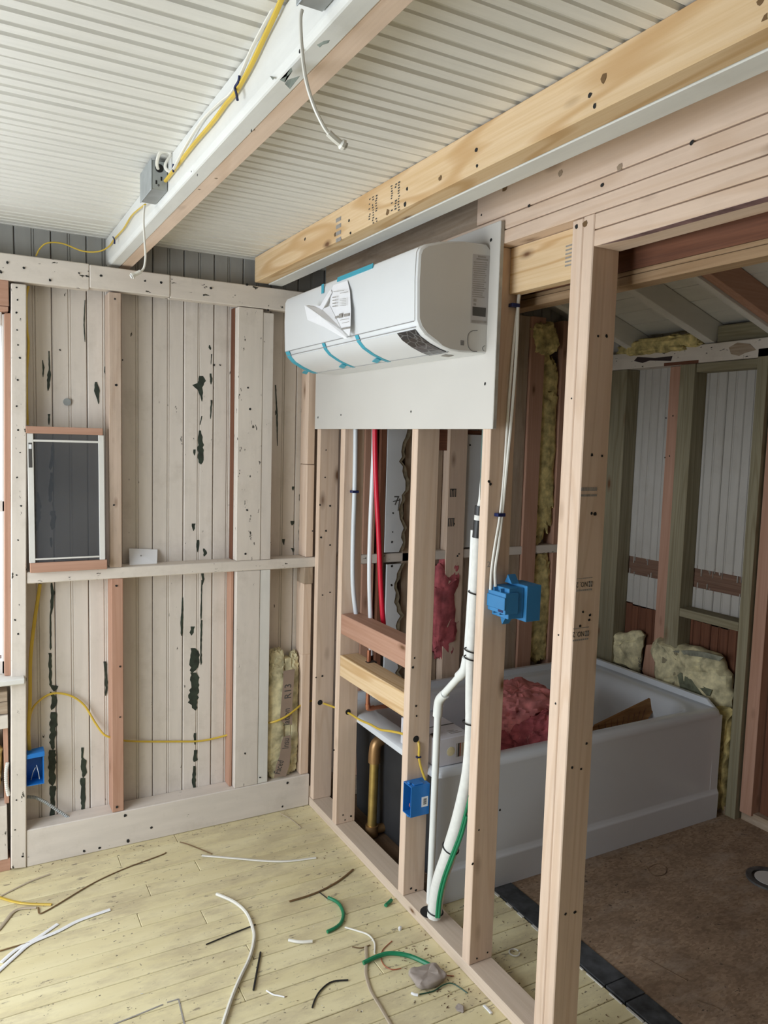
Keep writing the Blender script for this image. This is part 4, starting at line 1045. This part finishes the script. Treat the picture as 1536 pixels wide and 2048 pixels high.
# double box on the fourth stud, opening away to the bathroom
e3 = thing('electrical_box', 'large blue two piece electrical box on the side of the fourth stud', 'electrical box', (.09, Y4 - .06, 1.14), 'blue electrical boxes')
def shell(x0, x1, y0, y1, z0, z1, mat='blue2'): return box('shell', x0, x1, y0, y1, z0, z1, M[mat], e3, .0015)
shell(.014, .062, Y4 - .085, Y4 - .0008, 1.166, 1.228)
shell(.030, .085, Y4 - .080, Y4 - .0015, 1.150, 1.240)
shell(.086, .140, Y4 - .092, Y4 - .0015, 1.140, 1.247)
shell(.010, .014, Y4 - .086, Y4 - .0008, 1.178, 1.216)
for k in (1, 2): box('rib', .015, .060, Y4 - .088 + k*.03, Y4 - .084 + k*.03, 1.16, 1.238, M['blue2'], e3)
MB().prism([(Y4 - .045, 1.247), (Y4 - .012, 1.247), (Y4 - .025, 1.272)], 'x', .066, .094).build('ear', M['blue2'], e3)
MB().prism([(Y4 - .045, 1.151), (Y4 - .012, 1.151), (Y4 - .025, 1.122)], 'x', .052, .078).build('ear', M['blue2'], e3)
box('opening', .0135, .0142, Y4 - .076, Y4 - .052, 1.17, 1.186, M['staple'], e3, 0)
yc = Y4 - .008
cable('electrical_cable', 'white cable hanging down the fourth stud to the large blue box', [at(1056, 492, 'y', yc), at(1050, 540, 'y', yc), at(1038, 600, 'y', yc), at(1030, 660, 'y', yc), at(1018, 800, 'y', yc), at(1008, 950, 'y', yc), at(1000, 1030, 'y', yc), at(990, 1090, 'y', yc), at(983, 1140, 'y', yc), at(981, 1180, 'y', yc - .01)], .0040, 'whitec', group='white cables on the fourth stud')
cable('electrical_cable', 'thicker white cable right of its twin on the fourth stud', [at(1050, 490, 'y', yc - .006), at(1047, 540, 'y', yc - .006), at(1037, 600, 'y', yc - .005), at(1034, 680, 'y', yc - .004), at(1026, 800, 'y', yc - .004), at(1013, 940, 'y', yc - .004), at(1004, 1030, 'y', yc), at(997, 1090, 'y', yc - .003), at(990, 1140, 'y', yc - .004), at(991, 1178, 'y', yc - .012)], .0050, 'whitec', group='white cables on the fourth stud')
for (px, py, lb) in ((1032, 610, 'upper blue staple on the white cables of the fourth stud'), (1003, 1030, 'lower blue staple on the white cables of the fourth stud')):
    p = at(px, py, 'y', Y4 - .018); o = MB().box(p.x - .014, p.x + .014, Y4 - .020, Y4 - .0006, p.z - .005, p.z + .005).build('cable_staple', M['staple'], None, .001); tagit(o, lb, 'staple', 'blue cable staples')

# ================================================================ bathtub
tb = thing('bathtub', 'white alcove bathtub behind the partition', 'bathtub', (.85, -.5, 0))
LO = [rr(.46, 1.32, -.70, -.30, .14, .135), rr(.33, 1.40, -.765, -.225, .16, .165), rr(.26, 1.47, -.795, -.185, .15, .33), rr(.215, 1.505, -.815, -.165, .14, .470), rr(.20, 1.52, -.825, -.155, .13, .492), rr(.185, 1.535, -.835, -.145, .12, .499),
      rr(.100, 1.600, -.885, -.095, .03, .502), rr(.090, 1.610, -.897, -.086, .03, .494), rr(.087, 1.613, -.902, -.084, .03, .480), rr(.087, 1.613, -.902, -.084, .03, .474)]
MB().loft(LO, True, False).build('basin', M['enamel'], tb, smooth=True)
MB().prism([(-.901, .478), (-.899, .14), (-.903, .128), (-.909, .118), (-.907, .0), (-.885, .0), (-.885, .478)], 'x', .092, 1.612).build('apron', M['enamel'], tb, .002)
box('apron_end', 1.56, 1.611, -.90, -.14, .0, .46, M['enamel'], tb)
MB().loft([rr(.185, 1.54, -.840, -.135, .12, .474), rr(.245, 1.49, -.81, -.165, .13, .33), rr(.312, 1.425, -.78, -.205, .15, .155), rr(.44, 1.34, -.715, -.285, .14, .11)], False, True).build('shell', M['blackfoam'], tb, smooth=True)
MB().loft([rr(.084, 1.616, -.10, -.080, .008, .49), rr(.084, 1.616, -.10, -.080, .008, .53)], True, True).build('tiling_flange', M['enamel'], tb)
MB().loft([rr(1.598, 1.618, -.88, -.08, .008, .49), rr(1.598, 1.618, -.82, -.08, .008, .53)], True, True).build('tiling_flange', M['enamel'], tb)
MB().prism([(.106, .474), (.172, .40), (.188, .0), (.205, .0), (.205, .474)], 'y', -.880, -.11).build('end_shell', M['blackfoam'], tb, .002)
br = thing('tub_drain', 'aged brass tub waste and overflow pipe standing between the studs', 'pipe', (.150, -.36, 0))
BX, BY = .136, -.36
MB().tube([V((BX - .004, BY, .012)), V((BX, BY, .34))], .0195, 16, 1).build('pipe', M['brass'], br, smooth=True)
MB().tube([V((BX, BY, .318)), V((BX, BY, .36)), V((BX + .006, BY, .395)), V((BX + .03, BY, .41)), V((BX + .055, BY, .405))], lambda q: .026 - .003 * q, 16, 5).build('elbow', M['bronze'], br, smooth=True)
MB().tube([V((BX + .04, BY, .385)), V((BX + .062, BY, .385))], .030, 16, 1).build('flange', M['bronze'], br, smooth=True)
MB().tube([V((BX - .004, BY, .0)), V((BX - .004, BY, .045))], .027, 16, 1).build('nut', M['bronze'], br, smooth=True)
MB().tube([V((BX, BY, .022)), V((BX + .16, BY, .022))], .019, 12, 1).build('waste_arm', M['bronze'], br, smooth=True)
# carton on the rim
ct = thing('carton', 'white printed fixture carton lying on the tub corner', 'box', (.19, -.72, .503))
cx0, cx1, cy0, cy1, cz0, cz1 = .105, .253, -.872, -.62, .5035, .605
box('body', cx0, cx1, cy0, cy1, cz0, cz1, M['card'], ct, .002)
MB().slab([V((cx0 + .03, cy0 + .11, cz1)), V((cx1, cy0 + .11, cz1)), V((cx1, cy0 + .118, cz1)), V((cx0 + .03, cy0 + .118, cz1))], (0, 0, .0006)).build('seam', M['line'], ct)
for k, (u, w_, mt) in enumerate(((.62, .05, 'ink'), (.68, .03, 'redwire'), (.73, .035, 'tan'), (.79, .03, 'yins'), (.85, .05, 'tan'), (.57, .02, 'greyink'))):
    xx = cx0 + (cx1 - cx0) * u; MB().box(xx, xx + (cx1-cx0)*w_, cy0 - .0006, cy0, cz0 + .025, cz0 + .075).build('swatch', M[mt], ct)
MB().disc(V((cx0 + .062, cy0, cz0 + .05)), .017, (0, -1, 0), 14, .0006).build('print', M['pins'], ct)
MB().disc(V((cx0 + .02, cy0 + .05, cz1)), .014, (0, 0, 1), 12, .0006).build('print', M['ink'], ct)
b = MB()
for k in range(3): b.box(cx0 + .08, cx0 + .13 - k*.01, cy0 + .03 + k*.012, cy0 + .035 + k*.012, cz1, cz1 + .0005)
b.build('print', M['greyink'], ct)
MB().slab([V((.15, -.60, .60)), V((.30, -.62, .615)), V((.31, -.44, .66)), V((.17, -.42, .64))], (0, 0, .004)).build('open_flap', M['card'], ct)
# pink insulation heaped in the tub and hanging in the bay behind
pk = thing('insulation_heap', 'heap of pink fibreglass insulation lying in the bathtub', 'insulation', (.72, -.5, .14))
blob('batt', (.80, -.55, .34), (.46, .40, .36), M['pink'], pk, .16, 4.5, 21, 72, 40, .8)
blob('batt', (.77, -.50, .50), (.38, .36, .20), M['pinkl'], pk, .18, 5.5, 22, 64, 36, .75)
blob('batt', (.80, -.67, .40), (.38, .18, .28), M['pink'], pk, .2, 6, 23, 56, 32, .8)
b = MB(); rnd = random.Random(9)
for k in range(420):
    p = V((rnd.uniform(.62, .95), rnd.uniform(-.74, -.40), rnd.uniform(.34, .50)))
    d = V((rnd.uniform(-1, 1), rnd.uniform(-1, .2), rnd.uniform(-1, .4))).normalized() * rnd.uniform(.015, .04)
    b.tube([p, p + d * .5 + V((0, 0, .008)), p + d], .0012, 3, 2)
b.build('fibres', M['pinkl'], pk)['kind'] = 'stuff'
p0 = at(890, 1230, 'y', .02)
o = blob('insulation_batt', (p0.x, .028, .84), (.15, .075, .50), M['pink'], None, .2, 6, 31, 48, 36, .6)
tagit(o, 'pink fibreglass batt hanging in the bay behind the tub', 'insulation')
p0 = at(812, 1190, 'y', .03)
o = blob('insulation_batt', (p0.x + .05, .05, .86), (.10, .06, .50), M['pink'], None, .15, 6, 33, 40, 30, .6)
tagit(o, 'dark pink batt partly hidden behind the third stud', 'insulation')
# yellow insulation in the wall bays
xi0, xi1 = xw(1076, 900), xw(1112, 900)
o = blob('insulation_batt', ((xi0+xi1)/2, .045, 1.64), (xi1 - xi0 + .03, .075, .96), M['yins'], None, .16, 6, 41, 40, 60, .5)
tagit(o, 'yellow fibreglass batt in the narrow bay above the rail behind the tub', 'insulation')
o = blob('insulation_batt', ((xi0+xi1)/2 + .01, .045, .80), (xi1 - xi0 + .03, .07, .58), M['yins'], None, .16, 6, 42, 40, 50, .5)
tagit(o, 'yellow fibreglass batt below the rail behind the tub', 'insulation')
o = blob('insulation_batt', (xw(1090, 660), .03, 2.20), (.16, .11, .16), M['yins'], None, .25, 6, 43)
tagit(o, 'grimy yellow tuft of insulation at the top of the tub wall', 'insulation')
def chunk(label, pts, seed, x=1.69, th=.07, mats='yins'):
    P = [at(p[0], p[1], 'x', x) for p in pts]
    c = sum(P, V((0, 0, 0))) / len(P); n = 44; vs = []; fs = []
    # resample the outline, then pillow it
    ring_ = []
    m_ = len(P)
    for k in range(n):
        t_ = k / n * m_; i = int(t_); f_ = t_ - i; q = P[i].lerp(P[(i+1) % m_], f_)
        q = q + V((0, noise.noise(q * 40 + V((seed, 0, 0))) * .012, noise.noise(q * 40 + V((0, seed, 0))) * .012)); ring_.append(q)
    R_ = [(1.0, 0), (1.03, -.3), (.97, -.65), (.85, -.9), (.6, -1.0), (.35, -1.05), (.12, -1.0)]
    loops = []
    for s_, d in R_:
        L = []
        for q in ring_:
            r_ = c + (q - c) * s_; k = noise.fractal(r_ * 22 + V((seed, seed, 0)), .9, 2, 5)
            L.append(V((x + d * th * (1 + .35 * k), r_.y + k * .004, r_.z + k * .004)))
        loops.append(L)
    o = MB().loft(loops, True, True).build('insulation_batt', M[mats], None, smooth=True)
    tagit(o, label, 'insulation'); return o
chunk('tan insulation chunk at the back corner of the tub', [(1196,1268),(1215,1258),(1240,1264),(1262,1262),(1283,1258),(1292,1270),(1285,1300),(1282,1345),(1250,1330),(1200,1318)], 1, 1.735, .05, 'pins')
c2_ = chunk('large torn yellow insulation chunk at the foot end of the tub', [(1312,1296),(1325,1274),(1352,1284),(1375,1290),(1400,1292),(1425,1300),(1448,1312),(1458,1335),(1468,1350),(1470,1385),(1466,1420),(1440,1412),(1390,1392),(1350,1380),(1322,1365),(1320,1330)], 2, 1.735, .075, 'pins')
chunk('narrow strip of dirty insulation between the tub end and the green stud', [(1440,1410),(1470,1420),(1468,1480),(1462,1540),(1458,1600),(1455,1622),(1442,1618),(1444,1540),(1446,1480)], 3, 1.70, .05, 'yins')
o = MB().slab([at(p[0], p[1], 'x', 1.655) for p in ((1356,1350),(1362,1345),(1385,1360),(1405,1372),(1425,1380),(1420,1392),(1390,1388),(1362,1378))], (-.004, 0, 0)).build('grey_stain', flat('grey_green_stain', (.16, .17, .11), .9, var=.4, vs=30, bs=.6), c2_)
b = MB(); b.slab([at(p[0], p[1], 'x', 1.66) for p in ((1345,1302),(1375,1300),(1410,1304),(1448,1314),(1440,1322),(1405,1314),(1372,1310))], (-.004, 0, 0)); b.build('grey_stain', flat('grey_stain', (.22, .22, .17), .9, var=.4, vs=30), c2_)
fx = MB().slab([at(p[0], p[1], 'x', 1.705) for p in ((1292,1290),(1314,1288),(1320,1350),(1300,1372),(1284,1342))], (.02, 0, 0)).build('wood_offcut', M['fir_z'], None, .001)
tagit(fx, 'reddish wood offcut between the two insulation chunks', 'wood')
text('print', 'Faced', .035, M['ink'], c2_, at(1278, 1340, 'x', 1.688), (.0, .15, 1), (0, -1, .15), sx=.8)
# wedge of ribbed panelling left in the tub
sp = thing('panel_offcut', 'pointed brown ribbed wood panel offcut lying in the tub', 'wood', (1.15, -.6, .3))
Q = [at(1188, 1466, 'y', -.74), at(1325, 1390, 'y', -.56), at(1310, 1412, 'y', -.60), at(1290, 1448, 'y', -.72)]
Q = [at(1172, 1486, 'y', -.69), at(1190, 1452, 'y', -.66), at(1308, 1394, 'y', -.58), at(1326, 1390, 'y', -.56), at(1312, 1414, 'y', -.60), at(1288, 1450, 'y', -.66), at(1200, 1500, 'y', -.70)]
MB().slab(Q, (.004, .010, .002)).build('panel', M['scrap'], sp)
b = MB()
for k in range(11):
    t_ = (k + .5) / 11; A = Q[1].lerp(Q[3], t_ * .97); B = Q[6].lerp(Q[5], min(1, t_ * 1.15)) if t_ < .8 else Q[4]
    A = A + V((-.0005, -.0012, 0)); B = B + V((-.0005, -.0012, 0)); b.tube([A, A.lerp(B, .9)], .0016, 4, 1)
b.build('rib', M['brown_x'], sp)
# floor flange at the right edge
fl_ = thing('floor_flange', 'grey round drain flange on the bathroom subfloor', 'flange', (1.375, -1.32, 0))
c = V((1.365, -1.335, .001))
def ringm(r0, r1, z0, z1, n=32):
    L = [[c + V((math.cos(a)*r, math.sin(a)*r, z)) for a in [2*math.pi*k/n for k in range(n)]] for r, z in ((r1, z0), (r1, z1), (r0, z1), (r0, z0))]
    return MB().loft(L + [L[0]])
ringm(.062, .083, 0, .008).build('flange', M['darksteel'], fl_, smooth=True); ringm(.05, .063, 0, .004).build('groove', M['black'], fl_, smooth=True)
MB().disc(c, .052, (0, 0, 1), 24, .007).build('cap', M['plasticgrey'], fl_)

# ================================================================ scraps on the floor
Z_ = .004
def scrap(name, label, pts, r, mat, fl=1.0, z=None, cat='scrap', n=7, group='offcuts on the yellow floor', lift=None):
    zz_ = (r * fl if z is None else z) + .0006
    P = [at(p[0], p[1], 'z', zz_) + V((0, 0, (lift[i] if lift else 0))) for i, p in enumerate(pts)]
    o = MB().tube(P, r, n, 6, fl).build(name, M[mat], None, smooth=True); tagit(o, label, cat, group); return o
scrap('cable_sheath', 'longest flat white cable sheath strip at the left edge of the floor', [(-12,1950),(0,1939),(30,1912),(62,1886),(117,1862),(158,1841),(220,1819)], .0075, 'paper', .35)
scrap('cable_sheath', 'shorter white sheath strip crossing under the longest one', [(2,1925),(31,1900),(60,1884),(83,1870),(115,1848)], .0070, 'paper', .3)
scrap('wire', 'short brown wire poking out left of the white sheath strips', [(-8,1904),(0,1902),(30,1893),(60,1885)], .0022, 'brownwire')
scrap('wire', 'long thin brown strip running from the wall across the left floor', [(77,1815),(79,1827),(92,1822),(115,1809),(187,1766),(250,1737),(320,1711),(332,1705)], .0030, 'brownwire', .6)
scrap('cable_sheath', 'piece of yellow cable sheath at the left edge of the floor', [(-8,1793),(0,1795),(31,1804),(62,1808),(103,1809)], .0060, 'yellow', .5)
scrap('cable_sheath', 'pale thin strip just above the yellow sheath piece', [(-8,1797),(0,1793),(31,1777),(65,1761),(100,1748)], .0038, 'tan', .5)
scrap('cable_sheath', 'bent beige sheath curl below the yellow sheath piece', [(-6,1862),(0,1856),(12,1841),(25,1825),(42,1817),(73,1815)], .0062, 'tan', .4)
scrap('cable', 'long curved white cable offcut in the middle of the floor', [(433,1788),(468.5,1804),(493,1826),(506,1857),(508,1879),(499.5,1914.6),(479.6,1956.7),(464,1994),(446,2048),(436,2085)], .0058, 'whitec')
scrap('wire', 'straight black wire crossing under the curved white cable', [(412,1889),(460,1869),(511,1849)], .0022, 'black')
scrap('wire', 'short straight black wire right of the curved white cable', [(521,1904.6),(514,1942),(507,1980)], .0032, 'black')
scrap('tube_offcut', 'short stub of white tube on the floor', [(577,1880),(601,1884),(625,1882.5)], .0052, 'whitec')
scrap('wire', 'tiny pinkish white twist of wire on the floor', [(532.7,1981),(546,1989),(556,1991),(569,1994)], .0022, 'paper')
scrap('wire', 'dark curved wire pair in front of the beige strip', [(696.5,1960),(663,1964),(641,1981),(630,1998.7),(624.6,2015)], .0026, 'black')
scrap('tube_offcut', 'green hooked tube offcut beside the brown strip', [(656.7,1795),(676.6,1806),(686.5,1826),(683,1843.8),(672,1854.9),(654.5,1863.7)], .0060, 'green')
scrap('cable_sheath', 'brown curved strip pointing at the sole plate', [(579,1802.8),(612.4,1792.9),(645.6,1779.6),(678.8,1760.8),(706.5,1738.7)], .0042, 'brownwire', .6)
scrap('wire', 'tiny black wire between the brown strip and green hook', [(637,1783),(646,1790),(655,1797)], .0018, 'black')
scrap('cable_sheath', 'long greyish white strip lying near the back wall', [(404,1711),(468.5,1716.5),(535,1722),(579,1722),(632,1715.4)], .0060, 'whitec', .5)
scrap('wire', 'thin brown sliver touching the greyish white strip', [(360,1684),(380,1690),(424,1707.7)], .0022, 'brownwire')
scrap('wire', 'thin white curled wire above the beige strip', [(690,1854.6),(716,1862),(737,1870),(749,1886),(749,1906.7)], .0030, 'whitec')
scrap('cable_sheath', 'beige split strip running to the bottom edge of the photo', [(732,1893.6),(733,1922),(732,1948),(742,1982),(760.5,2013),(781,2048),(795,2070)], .0055, 'tan', .5)
scrap('cable_sheath', 'brown sliver across the top of the beige split strip', [(704.5,1893.6),(722,1896),(740,1890)], .0026, 'brownwire', .5)
scrap('wire', 'thin red brown wire looping under the green tube', [(784,1882),(766,1899),(762,1914.5),(768,1930),(784,1939),(802,1936.6)], .0016, 'redwire')
scrap('tube_offcut', 'arched green tube offcut in front of the partition', [(726.7,1926),(752.7,1915.8),(781,1910.6),(820,1914.5),(862,1931)], .0072, 'green', lift=[0, .004, .007, .004, 0])
scrap('tube_offcut', 'tiny green tube plug near the sole plate', [(771,1811),(783,1800)], .0065, 'green')
scrap('wire', 'dark green wire with white tip beside the grey lump', [(838.6,1988.7),(867,1982),(888,1971.8),(906,1970.5),(935,1986)], .0020, 'dgreen', lift=[0, 0, .004, .005, 0])
scrap('wire', 'white crimped tip beside the dark green wire', [(823,1986),(829,1989),(836,1990)], .0040, 'paper')
scrap('splinter', 'thin wood splinter right of the grey lump', [(878,1950),(908,1952)], .0016, 'redwire')
scrap('chip', 'white plastic chip against the sole plate front', [(968,2011),(975,2018),(983,2027)], .0050, 'paper', .5)
scrap('splinter', 'small pale splinter by the back wall baseboard', [(560,1627),(580,1637),(602,1655)], .0018, 'tan')
c = at(1029, 1905, 'z', .003); P = [c + V((math.cos(a)*.017, math.sin(a)*.017, 0)) for a in [2*math.pi*k/20 for k in range(19)]]
o = MB().tube(P, .0026, 7, 1).build('cable_tie', M['whitec'], None, smooth=True); tagit(o, 'white plastic ring on the floor beyond the sole plate', 'scrap', 'offcuts on the yellow floor')
c = at(855, 1952, 'z', .012)
o = blob('stone', c + V((0, 0, .002)), (.105, .085, .024), M['stone'], None, .05, 3, 51, 30, 18, .5); tagit(o, 'flat grey lump of debris in front of the partition', 'debris')
c = at(921, 2017, 'z', .003)
o = blob('pebble', c + V((0, 0, .0006)), (.020, .032, .006), M['stone'], None, .12, 3, 52, 20, 12); tagit(o, 'small grey oval chip near the bottom edge by the sole plate', 'debris')
c = at(800, 1857, 'z', .004)
o = blob('pebble', c, (.016, .010, .008), M['paper'], None, .2, 4, 53, 16, 10); tagit(o, 'white crumb of plaster on the floor before the partition', 'debris')
b = MB(); rnd = random.Random(5)
def crumb(x, y, s):
    z = .0008; p = V((x, y, z)); a = rnd.uniform(0, 6.3); l = s * rnd.uniform(.6, 2.6)
    d = V((math.cos(a), math.sin(a), 0)) * l; w_ = V((-math.sin(a), math.cos(a), 0)) * s * .6
    b.add([p - d, p + w_, p + d, p - w_, p + V((0, 0, s * .7))], [(0,1,4),(1,2,4),(2,3,4),(3,0,4),(3,2,1,0)])
for k in range(150): crumb(-abs(rnd.gauss(0, .10)) - .004, rnd.uniform(-1.75, -.1), rnd.uniform(.0010, .0032))
for k in range(150): crumb(rnd.uniform(.10, .33), rnd.uniform(-1.8, -.92), rnd.uniform(.0010, .0035))
for k in range(170): crumb(rnd.uniform(-1.5, -.05), rnd.uniform(-2.1, -.01), rnd.uniform(.0008, .0022))
for k in range(60): crumb(rnd.uniform(-1.4, -.05), -abs(rnd.gauss(0, .04)) - .005, rnd.uniform(.0010, .003))
for k in range(120): crumb(rnd.uniform(.46, 1.6), rnd.uniform(-2.0, -.92), rnd.uniform(.0010, .003))
for k in range(70): crumb(rnd.uniform(-.16, -.03), rnd.uniform(-1.35, -1.05), rnd.uniform(.0012, .004))
o = b.build('sawdust_crumbs', M['rubbish'], None); tagit(o, 'brown crumbs and sawdust scattered over the floors', 'debris', kind='stuff')
b = MB()
for k in range(90): crumb(rnd.uniform(-1.0, .3), rnd.uniform(-1.9, -.3), rnd.uniform(.0008, .0024))
o = b.build('plaster_crumbs', M['caulk'], None); tagit(o, 'white plaster crumbs scattered over the floors', 'debris', kind='stuff')
